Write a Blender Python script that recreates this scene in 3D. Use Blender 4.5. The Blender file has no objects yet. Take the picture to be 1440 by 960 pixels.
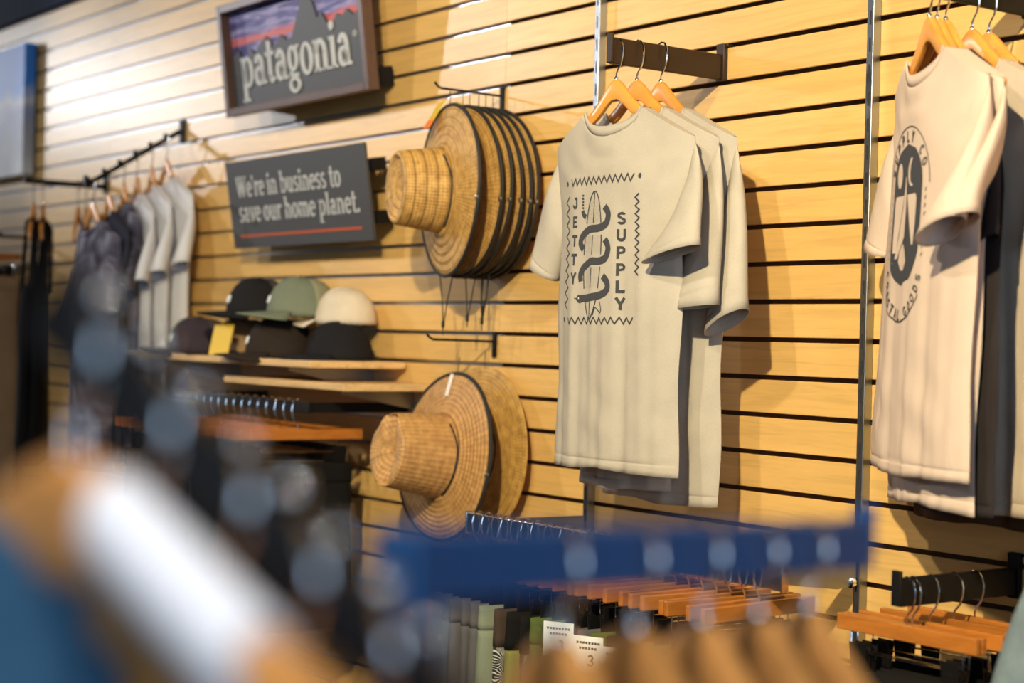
import bpy, math, random
from mathutils import Vector, Matrix
R_ = math.radians
rnd = random.Random(7)
scn = bpy.context.scene
col = scn.collection

# ------------------------------------------------------------------ camera
th, ph, ro = R_(53.87), R_(0.09), R_(1.44)
CAM = Vector((0, -2.4458, 1.45))
Fv = Vector((-math.sin(th)*math.cos(ph), math.cos(th)*math.cos(ph), -math.sin(ph)))
R0 = Vector((math.cos(th), math.sin(th), 0)); U0 = R0.cross(Fv)
Rv = R0*math.cos(ro) + U0*math.sin(ro); Uv = U0*math.cos(ro) - R0*math.sin(ro)
cd = bpy.data.cameras.new('camera'); cam = bpy.data.objects.new('camera', cd); col.objects.link(cam)
cam.matrix_world = Matrix(((Rv.x, Uv.x, -Fv.x, CAM.x), (Rv.y, Uv.y, -Fv.y, CAM.y), (Rv.z, Uv.z, -Fv.z, CAM.z), (0, 0, 0, 1)))
cd.sensor_width = 36; cd.lens = 60; cd.clip_start = .05
cd.dof.use_dof = True; cd.dof.focus_distance = 3.28; cd.dof.aperture_fstop = 2.5
scn.camera = cam

# ------------------------------------------------------------------ world, lights, exposure
scn.view_settings.view_transform = 'Standard'; scn.view_settings.look = 'None'
scn.view_settings.gamma = 1; scn.view_settings.exposure = 0.0
w = bpy.data.worlds.new('shop_air'); scn.world = w; w.use_nodes = True
w.node_tree.nodes['Background'].inputs[0].default_value = (.72, .86, 1, 1)
w.node_tree.nodes['Background'].inputs[1].default_value = .07

def spot(x, y, z, tx, ty, tz, power, cone, blend=.5, color=(1, .86, .66), rad=.045):
    l = bpy.data.lights.new('track_spot', 'SPOT'); l.energy = power; l.spot_size = R_(cone); l.spot_blend = blend
    l.color = color; l.shadow_soft_size = rad
    o = bpy.data.objects.new('track_spot', l); col.objects.link(o); o.location = (x, y, z)
    o.rotation_euler = (Vector((tx, ty, tz)) - Vector((x, y, z))).to_track_quat('-Z', 'Y').to_euler()
    return o
spot(-0.55, -2.9, 3.1, -2.35, 0, 1.62, 730, 62, color=(1, .86, .53))
spot(-1.7, -2.45, 3.1, -3.2, 0, 1.5, 120, 80, color=(1, .9, .75))
spot(-.35, -2.75, 3.1, -.62, -2.0, 1.3, 150, 46, color=(1, .95, .88))      # lamp over the front racks
spot(-4.6, -2.45, 3.1, -4.35, 0, 1.9, 75, 70, color=(1, .95, .9))
spot(-7.1, -2.45, 2.95, -4.5, 0, 1.85, 120, 75, color=(.95, .96, 1))
spot(-11.2, -2.45, 3.05, -6.0, 0, 2.0, 270, 60, color=(.95, .96, 1))
# daylight from the shop's front window, behind and to the right of the camera
dl = bpy.data.lights.new('front_window_daylight', 'AREA'); dl.shape = 'RECTANGLE'; dl.size = 5; dl.size_y = 2.4
dl.energy = 120; dl.color = (.55, .75, 1)
do = bpy.data.objects.new('front_window_daylight', dl); col.objects.link(do); do.location = (3.4, -3.6, 1.8)
do.rotation_euler = (Vector((-.7, -1.8, 1.5)) - do.location).to_track_quat('-Z', 'Y').to_euler()

# ------------------------------------------------------------------ mesh helpers
class MB:
    def __init__(s): s.v = []; s.f = []; s.uv = {}
    def add(s, p): s.v.append(tuple(p)); return len(s.v)-1
    def grid(s, rows, closed=False, flip=False):
        ids = [[s.add(p) for p in r] for r in rows]
        for i in range(len(ids)-1):
            a, b = ids[i], ids[i+1]; n = len(a)
            for j in range(n if closed else n-1):
                k = (j+1) % n
                q = (a[j], a[k], b[k], b[j]); s.f.append(q[::-1] if flip else q)
        return ids
    def box(s, c, d, m=None):
        x, y, z = d[0]/2, d[1]/2, d[2]/2; c = Vector(c)
        P = [Vector((sx*x, sy*y, sz*z)) for sz in (-1, 1) for sx, sy in ((-1, -1), (1, -1), (1, 1), (-1, 1))]
        if m: P = [m @ p for p in P]
        b = len(s.v)
        for p in P: s.add(p + c)
        s.f += [tuple(b+i for i in q) for q in ((3, 2, 1, 0), (4, 5, 6, 7), (0, 1, 5, 4), (1, 2, 6, 5), (2, 3, 7, 6), (3, 0, 4, 7))]
        return s
    def tube(s, path, r, n=8, closed=False):
        path = [Vector(p) for p in path]; N = len(path); rows = []
        up = None
        for i, p in enumerate(path):
            t = (path[(i+1) % N] if (closed or i < N-1) else p) - (path[i-1] if (closed or i > 0) else p)
            t.normalize()
            if up is None:
                up = Vector((0, 0, 1)) if abs(t.z) < .9 else Vector((1, 0, 0))
            a = t.cross(up); a.normalize(); b = a.cross(t); up = b
            rr = r[i] if isinstance(r, (list, tuple)) else r
            rows.append([p + a*math.cos(2*math.pi*k/n)*rr + b*math.sin(2*math.pi*k/n)*rr for k in range(n)])
        if closed: rows.append(rows[0])
        ids = s.grid(rows, True)
        if not closed: s.f.append(tuple(ids[0])[::-1]); s.f.append(tuple(ids[-1]))
        return s
    def lathe(s, prof, n=24, cap=True, ax=1., ay=1.):
        rows = [[(r*math.cos(2*math.pi*k/n)*ax, r*math.sin(2*math.pi*k/n)*ay, z) for k in range(n)] for r, z in prof]
        ids = s.grid(rows, True)
        if cap: s.f.append(tuple(ids[0])[::-1]); s.f.append(tuple(ids[-1]))
        return s
    def prism(s, poly, y0, y1):            # polygon in x,z pushed along y
        n = len(poly); a = [s.add((p[0], y0, p[1])) for p in poly]; b = [s.add((p[0], y1, p[1])) for p in poly]
        s.f.append(tuple(a)); s.f.append(tuple(b)[::-1])
        for i in range(n): s.f.append((a[i], b[i], b[(i+1) % n], a[(i+1) % n]))
        return s
    def mesh(s, name, mat, smooth=True):
        me = bpy.data.meshes.new(name); me.from_pydata(s.v, [], s.f); me.update()
        if s.uv:
            l = me.uv_layers.new(name='UVMap')
            for lp in me.loops: l.data[lp.index].uv = s.uv.get(lp.vertex_index, (0, 0))
        if smooth:
            me.polygons.foreach_set('use_smooth', [True]*len(me.polygons))
            try: me.set_sharp_from_angle(angle=R_(42))
            except Exception: pass
        me.materials.append(mat); return me

def obj(name, mb, mat, parent=None, loc=(0, 0, 0), rot=(0, 0, 0), smooth=True, solid=0, bevel=0, sub=0):
    me = mb if isinstance(mb, bpy.types.Mesh) else mb.mesh(name, mat, smooth)
    o = bpy.data.objects.new(name, me); col.objects.link(o); o.parent = parent
    o.location = loc; o.rotation_euler = rot
    if solid: m = o.modifiers.new('thickness', 'SOLIDIFY'); m.thickness = solid; m.offset = 0
    if bevel: m = o.modifiers.new('edges', 'BEVEL'); m.width = bevel; m.segments = 2; m.limit_method = 'ANGLE'
    if sub: m = o.modifiers.new('smooth', 'SUBSURF'); m.levels = sub; m.render_levels = sub
    return o
def tag(o, label, cat, group=None):
    o['label'] = label; o['category'] = cat
    if group: o['group'] = group
    return o
def thing(name, label, cat, loc=(0, 0, 0), rot=(0, 0, 0), group=None):
    o = bpy.data.objects.new(name, None); col.objects.link(o); o.location = loc; o.rotation_euler = rot
    o.empty_display_size = .05
    return tag(o, label, cat, group)
def dup(root, loc, rot, label, group=None):
    def cp(o, par):
        c = o.copy(); col.objects.link(c); c.parent = par
        for ch in [k for k in o.children]: cp(ch, c)
        return c
    r = cp(root, None); r.location = loc; r.rotation_euler = rot; r['label'] = label
    if group: r['group'] = group
    elif 'group' in r: del r['group']
    return r
def struct(o): o['kind'] = 'structure'; return o

# ------------------------------------------------------------------ materials
def srgb(r, g, b):
    return tuple(((c/255)/12.92 if c/255 <= .04045 else ((c/255+.055)/1.055)**2.4) for c in (r, g, b)) + (1,)
class NT:
    def __init__(s, name):
        s.m = bpy.data.materials.new(name); s.m.use_nodes = True; s.t = s.m.node_tree
        s.b = s.t.nodes['Principled BSDF']
    def n(s, typ, **k):
        x = s.t.nodes.new(typ)
        for a, v in k.items():
            if a.startswith('i_'):
                key = a[2:]; x.inputs[int(key) if key.isdigit() else key].default_value = v
            else: setattr(x, a, v)
        return x
    def l(s, a, b): s.t.links.new(a, b)
    def set(s, **k):
        for a, v in k.items(): s.b.inputs[a.replace('_', ' ')].default_value = v
    def bump(s, sock, strength, dist):
        b = s.n('ShaderNodeBump', i_Strength=strength, i_Distance=dist); s.l(sock, b.inputs['Height']); s.l(b.outputs[0], s.b.inputs['Normal'])
    def ramp(s, sock, stops):
        r = s.n('ShaderNodeValToRGB'); e = r.color_ramp.elements
        e[0].position, e[0].color = stops[0]; e[1].position, e[1].color = stops[-1]
        for p, c in stops[1:-1]: x = e.new(p); x.color = c
        s.l(sock, r.inputs[0]); return r
def plain(name, c, rough=.5, metal=0., spec=.5, coat=0.):
    t = NT(name); t.set(Base_Color=c, Roughness=rough, Metallic=metal, Specular_IOR_Level=spec, Coat_Weight=coat); return t.m
def shade(c, k): return (min(c[0]*k, 1), min(c[1]*k, 1), min(c[2]*k, 1), 1)
def mix2(t, fac, a, b):
    m = t.n('ShaderNodeMix', data_type='RGBA'); m.inputs[6].default_value = a; m.inputs[7].default_value = b
    t.l(fac, m.inputs[0]); return m
def wood(name, c, scale=(1.2, 8, 30), rough=.35, var=.16, dark=.72, bump=.15):
    t = NT(name); tc = t.n('ShaderNodeTexCoord'); oi = t.n('ShaderNodeObjectInfo')
    mp = t.n('ShaderNodeMapping'); mp.inputs['Scale'].default_value = scale
    ad = t.n('ShaderNodeVectorMath', operation='ADD'); ml = t.n('ShaderNodeMath', operation='MULTIPLY', i_1=37.)
    t.l(oi.outputs['Random'], ml.inputs[0]); t.l(tc.outputs['Object'], ad.inputs[0]); t.l(ml.outputs[0], ad.inputs[1])
    t.l(ad.outputs[0], mp.inputs[0])
    nz = t.n('ShaderNodeTexNoise', i_Scale=3., i_Detail=6., i_Roughness=.6, i_Distortion=.8); t.l(mp.outputs[0], nz.inputs['Vector'])
    r = t.ramp(nz.outputs[0], [(.3, shade(c, dark)), (.52, c), (.75, shade(c, 1.08))])
    hs = t.n('ShaderNodeHueSaturation'); t.l(r.outputs[0], hs.inputs['Color'])
    mr = t.n('ShaderNodeMapRange', i_3=1-var, i_4=1+var*.6); t.l(oi.outputs['Random'], mr.inputs[0]); t.l(mr.outputs[0], hs.inputs['Value'])
    t.l(hs.outputs[0], t.b.inputs['Base Color']); t.set(Roughness=rough)
    t.bump(nz.outputs[0], bump, .001); return t.m
def fabric(name, c, var=.12, scale=900, rough=.9, heather=0.):
    t = NT(name); tc = t.n('ShaderNodeTexCoord')
    nz = t.n('ShaderNodeTexNoise', i_Scale=scale, i_Detail=2.); t.l(tc.outputs['Object'], nz.inputs['Vector'])
    n2 = t.n('ShaderNodeTexNoise', i_Scale=18., i_Detail=4.); t.l(tc.outputs['Object'], n2.inputs['Vector'])
    mp = t.n('ShaderNodeMapping'); mp.inputs['Scale'].default_value = (260, 260, 900); t.l(tc.outputs['Object'], mp.inputs[0])
    n3 = t.n('ShaderNodeTexNoise', i_Scale=1., i_Detail=3.); t.l(mp.outputs[0], n3.inputs['Vector'])
    a = t.n('ShaderNodeMath', operation='ADD'); t.l(n2.outputs[0], a.inputs[0]); t.l(n3.outputs[0], a.inputs[1])
    h = t.n('ShaderNodeMath', operation='MULTIPLY', i_1=.5); t.l(a.outputs[0], h.inputs[0])
    r = t.ramp(h.outputs[0], [(.36, shade(c, 1-var-heather)), (.62, shade(c, 1+var*.5))])
    t.l(r.outputs[0], t.b.inputs['Base Color']); t.set(Roughness=rough, Specular_IOR_Level=.12)
    t.bump(nz.outputs[0], .25, .0006); return t.m

M = {}
M['maple'] = wood('maple_laminate', (.74, .45, .15, 1), (1.4, 6, 22), rough=.36, var=.06, dark=.84, bump=.05)
M['backing'] = plain('groove_core', (.075, .03, .010, 1), .7)
M['alu'] = plain('aluminium_insert', (.55, .56, .58, 1), .32, 1.)
M['navy_wall'] = plain('navy_paint', (.006, .016, .05, 1), .8, spec=.2)
M['floor'] = plain('floor_vinyl', (.16, .13, .10, 1), .5)
M['zinc'] = plain('zinc_steel', (.36, .38, .41, 1), .38, 1.)
M['slot'] = plain('slot_shadow', (.02, .02, .025, 1), .8)
M['chrome'] = plain('chrome', (.82, .83, .85, 1), .12, 1.)
M['black_metal'] = plain('black_powder_coat', (.008, .007, .007, 1), .5, spec=.14)
M['bronze_metal'] = plain('dark_bronze_coat', (.032, .015, .007, 1), .38, spec=.3)
M['navy_metal'] = plain('navy_powder_coat', (.018, .085, .24, 1), .5, spec=.3)
M['hanger'] = wood('hanger_beech', (.72, .30, .055, 1), (3, 20, 12), rough=.28, var=.14, dark=.78, bump=.05)
M['hanger_fg'] = wood('hanger_beech_dull', (.66, .29, .075, 1), (3, 20, 12), rough=.4, var=.2, dark=.75, bump=.05)
M['bar_wood'] = wood('hanger_bar_cherry', (.46, .155, .026, 1), (20, 3, 20), rough=.26, var=.2, dark=.75, bump=.05)
M['shelf_wood'] = wood('shelf_birch', (.70, .45, .20, 1), (2, 10, 30), rough=.5, var=.1)
M['greige'] = fabric('greige_cotton', (.485, .425, .352, 1), .06, heather=.05)
M['greige_in'] = fabric('grey_cotton_dark', (.30, .29, .29, 1), .06)
M['taupe'] = fabric('taupe_cotton', (.62, .475, .385, 1), .06)
M['tan_shirt'] = fabric('sand_cotton', (.54, .43, .33, 1), .06)
M['black_shirt'] = fabric('black_cotton', (.028, .022, .022, 1), .1)
M['ink'] = plain('screen_print_ink', (.045, .044, .047, 1), .75)
M['ink2'] = plain('screen_print_black', (.035, .036, .042, 1), .75)
M['grey_print'] = plain('screen_print_grey', (.12, .115, .12, 1), .8)
M['white_shirt'] = fabric('white_cotton', (.72, .71, .73, 1), .05)
M['white'] = plain('white_card', (.8, .8, .78, 1), .6)
M['foam'] = plain('white_foam', (.86, .86, .90, 1), .7)  # white put in as colour for glare on a lacquered hanger arm
M['black_cord'] = plain('black_cord', (.012, .010, .010, 1), .7)
M['sign_grey'] = plain('sign_charcoal', (.048, .046, .048, 1), .55)
M['sign_letter'] = plain('sign_pale_lettering', (.50, .50, .50, 1), .6)
M['frame_wood'] = wood('sign_walnut', (.085, .040, .026, 1), (3, 20, 20), rough=.4, var=.1)
M['rust'] = plain('rust_red_paint', (.42, .07, .015, 1), .6)
M['tag_yellow'] = plain('yellow_card', (.70, .45, .03, 1), .6)
M['tag_orange'] = plain('orange_card', (.85, .20, .02, 1), .5)

# ------------------------------------------------------------------ the room
struct(obj('floor', MB().box((-4, -4, -.05), (16, 9, .1)), M['floor']))
struct(obj('ceiling', MB().box((-4, -4, 3.65), (16, 9, .1)), M['navy_wall']))
struct(obj('wall_upper', MB().box((-4, .02, 3.147), (16, .05, .906)), M['navy_wall']))
wall = struct(obj('wall_back', MB().box((-4, .026, 1.347), (16, .02, 2.693)), M['backing']))
SP = .0762; G0 = 2.071          # groove pitch and one groove's height
SEAM = [-8.277, -5.841, -3.405, -.969, 1.467]
def slat_mesh(L, h=SP-.0098):
    b = MB(); d = .0155
    prof = [(-h/2+.0012, 0), (h/2-.0012, 0), (h/2, .0012), (h/2, .006), (h/2-.004, .007), (h/2-.004, d), (-h/2+.004, d), (-h/2+.004, .007), (-h/2, .006), (-h/2, .0012)]
    n = len(prof)
    a = [b.add((-L/2, y, z)) for z, y in prof]; c = [b.add((L/2, y, z)) for z, y in prof]
    b.f.append(tuple(a)); b.f.append(tuple(c)[::-1])
    for i in range(n): b.f.append((a[i], c[i], c[(i+1) % n], a[(i+1) % n]))
    return b.mesh('slat', M['maple'], False)
sm = slat_mesh(2.4345)
ins = MB()
ins.box((0, .0145, 0), (2.434, .002, .017)).box((0, .0105, .0046), (2.434, .009, .0008)).box((0, .0105, -.0046), (2.434, .009, .0008))
insm = ins.mesh('groove_insert', M['alu'], False)
k0 = -8
for p in range(4):
    cx = (SEAM[p]+SEAM[p+1])/2
    for k in range(-8, 27):
        zt = G0 - k*SP; zc = zt - SP/2
        if p == 0 and zc < .3: continue
        o = obj('slat', sm, None, wall, (cx, 0, zc))
        if p < 2 and k > -8:
            obj('groove_insert', insm, None, wall, (cx, 0, zt))

# ------------------------------------------------------------------ slotted uprights
SLOT = MB().box((0, 0, 0), (.0042, .0006, .027)).mesh('slot', M['slot'], False)
def upright(x, label):
    t = thing('slotted_upright', label, 'upright', (x, 0, .1))
    H = 2.58
    obj('channel', MB().box((0, -.0115, H/2), (.0165, .021, H)), M['zinc'], t, bevel=.0012)
    for i in range(int(H/.0508)):
        obj('slot', SLOT, None, t, (0, -.02195, .04+i*.0508))
    return t
upright(-3.023, 'tall slotted steel upright behind the snake-print cream shirts')
upright(-2.2035, 'tall slotted steel upright beside the taupe badge-print shirt')

# ------------------------------------------------------------------ face-out arms
def faceout(name, label, x, z, L, hgt, wid, mat, tipup=.008, br=.078):
    t = thing(name, label, 'display arm', (x, 0, z))
    obj('wall_bracket', MB().box((0, -.006, .010), (.024, .012, br)).box((0, .0025, .010+br/2-.004), (.034, .018, .006)), mat, t, bevel=.0015)
    obj('tube', MB().box((0, -.012-(L-.012)/2, 0), (wid, L-.012, hgt)), mat, t, bevel=.002)
    obj('end_stop', MB().box((0, -L-.002, tipup/2+.001), (wid+.004, .006, hgt+tipup)), mat, t, bevel=.002)
    return t
faceout('faceout_arm', 'dark bronze wall arm carrying the snake-print cream shirts', -2.625, 2.026, .305, .052, .013, M['bronze_metal'])
faceout('faceout_arm', 'dark wall arm carrying the taupe badge-print shirts', -1.857, 2.052, .305, .052, .013, M['black_metal'])
faceout('faceout_arm', 'low black wall arm with wooden clip hangers and black shorts', -1.857, 1.055, .305, .046, .016, M['black_metal'], .012)

# ------------------------------------------------------------------ hangers
def zt(x):
    return -.53*(math.sqrt(x*x+.000144)-.012) - .028*(1-math.exp(-(x/.045)**2))
def zt2(x): return -.5*(math.sqrt(x*x+.0004)-.02)
def bow(x): return .016*(x/.2)**2
def hanger_meshes(hook=.079, mat=None, hw=.196, zf=zt, fat=1., thick=1.):
    b = MB(); rows = []; N = 44
    for i in range(N+1):
        x = -hw + 2*hw*i/N; ax = abs(x)
        top = zf(x); h = fat*(.043 - .016*min(1, ax/.07) if ax < .07 else .027 - .007*(ax-.07)/(hw-.07))
        e = min(1, (hw-ax)/.012+.35); h *= e
        t = thick*(.0062+.0012*min(1, ax/.1))*min(1, e+.1)*(1-.3*ax/hw); yc = bow(x)
        zc = top - (.043 if ax < .07 else .027)/2*0 - h/2
        ring = []
        for k in range(12):
            a = 2*math.pi*k/12; ca, sa = math.cos(a), math.sin(a)
            ring.append((x, yc + t*math.copysign(abs(ca)**.6, ca), zc + h/2*math.copysign(abs(sa)**.6, sa)))
        rows.append(ring)
    ids = b.grid(rows, True, True); b.f.append(tuple(ids[0])); b.f.append(tuple(ids[-1])[::-1])
    body = b.mesh('hanger_body', mat)
    s = hook/.079
    P = [(0, -.012), (0, .010), (.004, .017), (.0115, .026), (.0160, .040), (.0175, .055), (.0150, .068), (.0085, .0765), (0, .079), (-.0085, .0765), (-.015, .068), (-.0175, .056), (-.0165, .047)]
    h = MB().tube([(x, 0, z*s if z > .01 else z) for x, z in P], .0019, 8)
    hk = h.mesh('hook', M['chrome'])
    hc = MB().lathe([(.004, -.004), (.0045, .002), (.003, .004)], 10).mesh('ferrule', M['chrome'])
    return body, hk, hc
HB = hanger_meshes(.079, M['hanger']); HF = hanger_meshes(.056, M['hanger_fg'], zf=zt2, fat=1.15, thick=1.5); HN = hanger_meshes(.056, M['hanger_fg'], fat=1.05, thick=1.3)
def hanger(label, loc, yaw=0, group=None, ms=HB):
    t = thing('wooden_hanger', label, 'hanger', loc, (0, 0, yaw), group)
    obj('hanger_body', ms[0], None, t); h = obj('hook', ms[1], None, t); obj('ferrule', ms[2], None, h)
    return t

# ------------------------------------------------------------------ T-shirts
def sstep(a, b, x):
    t = max(0, min(1, (x-a)/(b-a))); return t*t*(3-2*t)
class Shirt:
    def __init__(s, seed, L=.776, W=.19, sh=.212, nw=.088, D=.042, dipn=.048, dipf=.085, fold=.007, flare=0., curl=.02, lean=0., zf=zt, bowed=True):
        r = random.Random(seed); s.L, s.W, s.sh, s.nw, s.D, s.dipn, s.dipf, s.fold, s.flare, s.curl, s.lean, s.zf, s.bowed = L, W, sh, nw, D, dipn, dipf, fold, flare, curl, lean, zf, bowed
        s.p = [r.uniform(0, 6.28) for _ in range(12)]
    def hw(s, z):
        a = sstep(-.13, -.30, z)
        return s.sh*(1-a) + s.W*a + s.flare*sstep(-.3, -s.L, z) - .004*math.sin(z*21+s.p[8])*a
    def y(s, x, z, sd):
        hw = s.hw(z); u = max(-1, min(1, x/hw)); p = s.p; q = 0 if sd < 0 else 4
        tau = s.zf(x)+.004 - z
        d = .0118 + (s.D-.0118)*sstep(0, .16, tau)
        base = d*max(0, 1-abs(u)**(2.6+8*(1-sstep(0, .12, tau))))**.55
        amp = s.fold*sstep(-.14, -.6, z)
        g = math.sin(x/.118*6.283 + p[q] + z*1.3)*.55 + math.sin(x/.067*6.283 + p[q+1] - z*2.1)*.32 + .18*math.sin(x/.035*6.283+p[q+2]+z*5)
        pin = 1-abs(u)**6
        wr = .0022*math.sin((z*58+x*30)+p[q+3])*math.exp(-((z+s.L-.1)/.09)**2)*math.sin(x*17+p[q]) + .0016*math.sin(z*95-x*60*math.copysign(1, x)+p[q+2])*math.exp(-((tau-.09)/.05)**2)
        top = .0025*math.sin(z*150+p[q+1])*math.exp(-(x/.05)**2-((z+.15)/.025)**2)
        hemc = -.0018*math.exp(-((z+s.L-.02)/.0026)**2)
        return sd*(base + pin*(amp*g+wr+top) + hemc) + s.edgey(x, z)*(1 if abs(u) > .999 else 1)
    def edgey(s, x, z):
        hw = s.hw(z); u = max(-1, min(1, x/hw)); tau = s.zf(x)+.004 - z
        return s.curl*u*u*sstep(-.05, -.3, z) + bow(x)*(1-sstep(.02, .2, tau))
    def edge(s, x, sd):
        top = s.zf(x)+.004
        if abs(x) < s.nw:
            base = s.zf(s.nw)+.004; dip = s.dipn if sd < 0 else s.dipf
            return base - dip*math.sqrt(max(0, 1-(x/s.nw)**2))**1.15
        return top
    def build(s, name, label, mat, loc, yaw, sleeveR, sleeveL, group=None, inside=None, sw=1.):
        t = thing(name, label, 'T-shirt', loc, (0, 0, yaw), group)
        b = MB(); nu, nv = 56, 64
        us = [-1+2*i/nu for i in range(nu+1)]
        us = [math.copysign(abs(u)**.85, u) for u in us]
        vs = sorted([j/nv for j in range(nv+1)] + [.0235, .0265, .0294, .0323, .0353]); nv = len(vs)-1
        ids = {}
        hemp = s.p[9]; hemk = .4
        for sd in (-1, 1):
            rows = []
            for v in vs:
                row = []
                for u in us:
                    x0 = u*s.sh; ze = s.edge(x0, sd)
                    zh = -s.L + .003*math.sin(u*4+hemp) + .001*math.sin(u*9+hemp)
                    z = zh + (ze-zh)*v
                    x = u*(s.hw(z) if v < 1 else s.sh); lx = s.lean*sstep(-.12, -s.L, z)
                    if abs(u) == 1: y = s.edgey(x, z)
                    else: y = s.y(x, z, sd)
                    row.append((x+lx, y, z))
                rows.append(row)
            ids[sd] = b.grid(rows, False, sd > 0)
        for j in range(nu):
            if abs(us[j])*s.sh >= s.nw*.98 and abs(us[j+1])*s.sh >= s.nw*.98:
                a, c = ids[-1][-1], ids[1][-1]; b.f.append((a[j], a[j+1], c[j+1], c[j]))
        for e in (0, nu):
            for j in range(nv):
                a, c = ids[-1], ids[1]
                q = (a[j][e], a[j+1][e], c[j+1][e], c[j][e]); b.f.append(q if e == nu else q[::-1])
        obj('body', b, mat, t, solid=.0012)
        # collar: rib band round the neck opening
        rows = [[], [], []]; N = 30
        loop = [(-s.nw+2*s.nw*i/N, -1) for i in range(N+1)] + [(s.nw-2*s.nw*i/N, 1) for i in range(1, N)]
        for x, sd in loop:
            ze = s.edge(max(-s.nw*.9999, min(s.nw*.9999, x)), sd)
            k = math.sqrt(max(0, 1-(x/s.nw)**2)); y = s.y(x, ze, sd)
            for i, (dz, dy) in enumerate(((-.0035, .0014), (.007, .0016), (.0165, -.0012))):
                rows[i].append((x*(1-.03*i*(1-k)), y + sd*dy*(.4+.6*k), ze + dz*(.25+.75*k)))
        c = MB(); c.grid(rows, True)
        obj('collar', c, mat, t, solid=.0016)
        for sgn, sv in ((1, sleeveR), (-1, sleeveL)):
            if not sv: continue
            (ox, oz), (ix, iz), yo, thk = sv
            rows = []
            for q in sorted([j/16 for j in range(17)] + [.87, .885, .9, .915, .93]):
                o = Vector((sgn*(s.sh-.004)*(1-q) + ox*q + sgn*.010*math.sin(q*3.14), 0, (s.zf(s.sh)-.004)*(1-q) + oz*q))
                i_ = Vector((sgn*(s.W-.012)*(1-q) + ix*q, 0, -.295*(1-q) + iz*q))
                c0 = (o+i_)/2; ax = (o-i_)/2; ring = []
                y0 = yo*sstep(0, 1, q) + s.edgey(s.sh*.97, -.2)*(1-q)
                tt = (.004 + (min(.016, s.D*.8)-.004)*sstep(0, .3, q))*(1-q) + thk*q
                for k in range(28):
                    a = 2*math.pi*k/28
                    ww = .0016*math.sin(a*3+q*7+s.p[4])*q
                    cu = -.0018*math.exp(-((q-.90)/.014)**2)
                    ring.append(c0 + ax*math.cos(a)*(1) + Vector((0, y0+(tt+ww+cu)*math.sin(a), 0)))
                rows.append(ring)
            m = MB(); m.grid(rows, True, sgn > 0)
            obj('sleeve', m, mat, t, solid=.0012)
        s.t = t
        return t
    def at(s, x, z, off): return (x + s.lean*sstep(-.12, -s.L, z), s.y(x, z, -1)-off, z)

# 2-D drawing: lists of quads
def stroke(pts, w, step=.006):
    q = []; P = [Vector(p) for p in pts]
    out = [P[0]]
    for a, b in zip(P, P[1:]):
        n = max(1, int((b-a).length/step))
        out += [a.lerp(b, i/n) for i in range(1, n+1)]
    P = out; n = len(P); L = []; Rr = []
    for i in range(n):
        d0 = (P[i]-P[i-1]).normalized() if i > 0 else (P[1]-P[0]).normalized()
        d1 = (P[i+1]-P[i]).normalized() if i < n-1 else d0
        t = (d0+d1); t = t.normalized() if t.length > 1e-6 else d0
        k = max(.45, t.dot(d0)); nn = Vector((-t.y, t.x))*(w/2/k)
        L.append(P[i]+nn); Rr.append(P[i]-nn)
    for i in range(n-1): q.append((L[i], Rr[i], Rr[i+1], L[i+1]))
    return q
def smoothpts(pts, n=6):
    P = [Vector(p) for p in pts]; out = []
    for i in range(len(P)-1):
        p0, p1, p2, p3 = P[max(i-1, 0)], P[i], P[i+1], P[min(i+2, len(P)-1)]
        for k in range(n):
            t = k/n
            out.append(.5*((2*p1)+(p2-p0)*t+(2*p0-5*p1+4*p2-p3)*t*t+(3*p1-p0-3*p2+p3)*t**3))
    return out + [P[-1]]
def disc(c, rx, ry, n=14, rings=1):
    q = []; c = Vector(c)
    for r in range(rings):
        a0, a1 = r/rings, (r+1)/rings
        for i in range(n):
            t0, t1 = 2*math.pi*i/n, 2*math.pi*(i+1)/n
            f = lambda t, a: c + Vector((rx*a*math.cos(t), ry*a*math.sin(t)))
            q.append((f(t0, a0), f(t0, a1), f(t1, a1), f(t1, a0)))
    return q
def ring2(cx, cy, rx, ry, tx, ty, a0=0, a1=360, n=20):
    q = []
    for i in range(n):
        p, r = R_(a0+(a1-a0)*i/n), R_(a0+(a1-a0)*(i+1)/n)
        q.append((Vector((cx+rx*math.cos(p), cy+ry*math.sin(p))), Vector((cx+rx*math.cos(r), cy+ry*math.sin(r))),
                  Vector((cx+(rx-tx)*math.cos(r), cy+(ry-ty)*math.sin(r))), Vector((cx+(rx-tx)*math.cos(p), cy+(ry-ty)*math.sin(p)))))
    return q
def band(rows, fn=None):         # rows of (z, x0, x1): a filled column
    q = []
    for (z0, a0, b0), (z1, a1, b1) in zip(rows, rows[1:]):
        n = 6
        for i in range(n):
            f, g = i/n, (i+1)/n
            q.append((Vector((a0+(b0-a0)*f, z0)), Vector((a0+(b0-a0)*g, z0)), Vector((a1+(b1-a1)*g, z1)), Vector((a1+(b1-a1)*f, z1))))
    return q
def quads_mesh(quads, mp):
    b = MB()
    for q in quads: b.f.append(tuple(b.add(mp(p.x, p.y)) for p in q))
    return b
def slab(quads, y0, y1, xf=lambda p: (p.x, p.y)):
    b = MB()
    for q in quads:
        P = [xf(p) for p in q]; a = [b.add((x, y0, z)) for x, z in P]; c = [b.add((x, y1, z)) for x, z in P]
        b.f.append(tuple(a))
        for i in range(4): b.f.append((a[i], c[i], c[(i+1) % 4], a[(i+1) % 4]))
    return b
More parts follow.
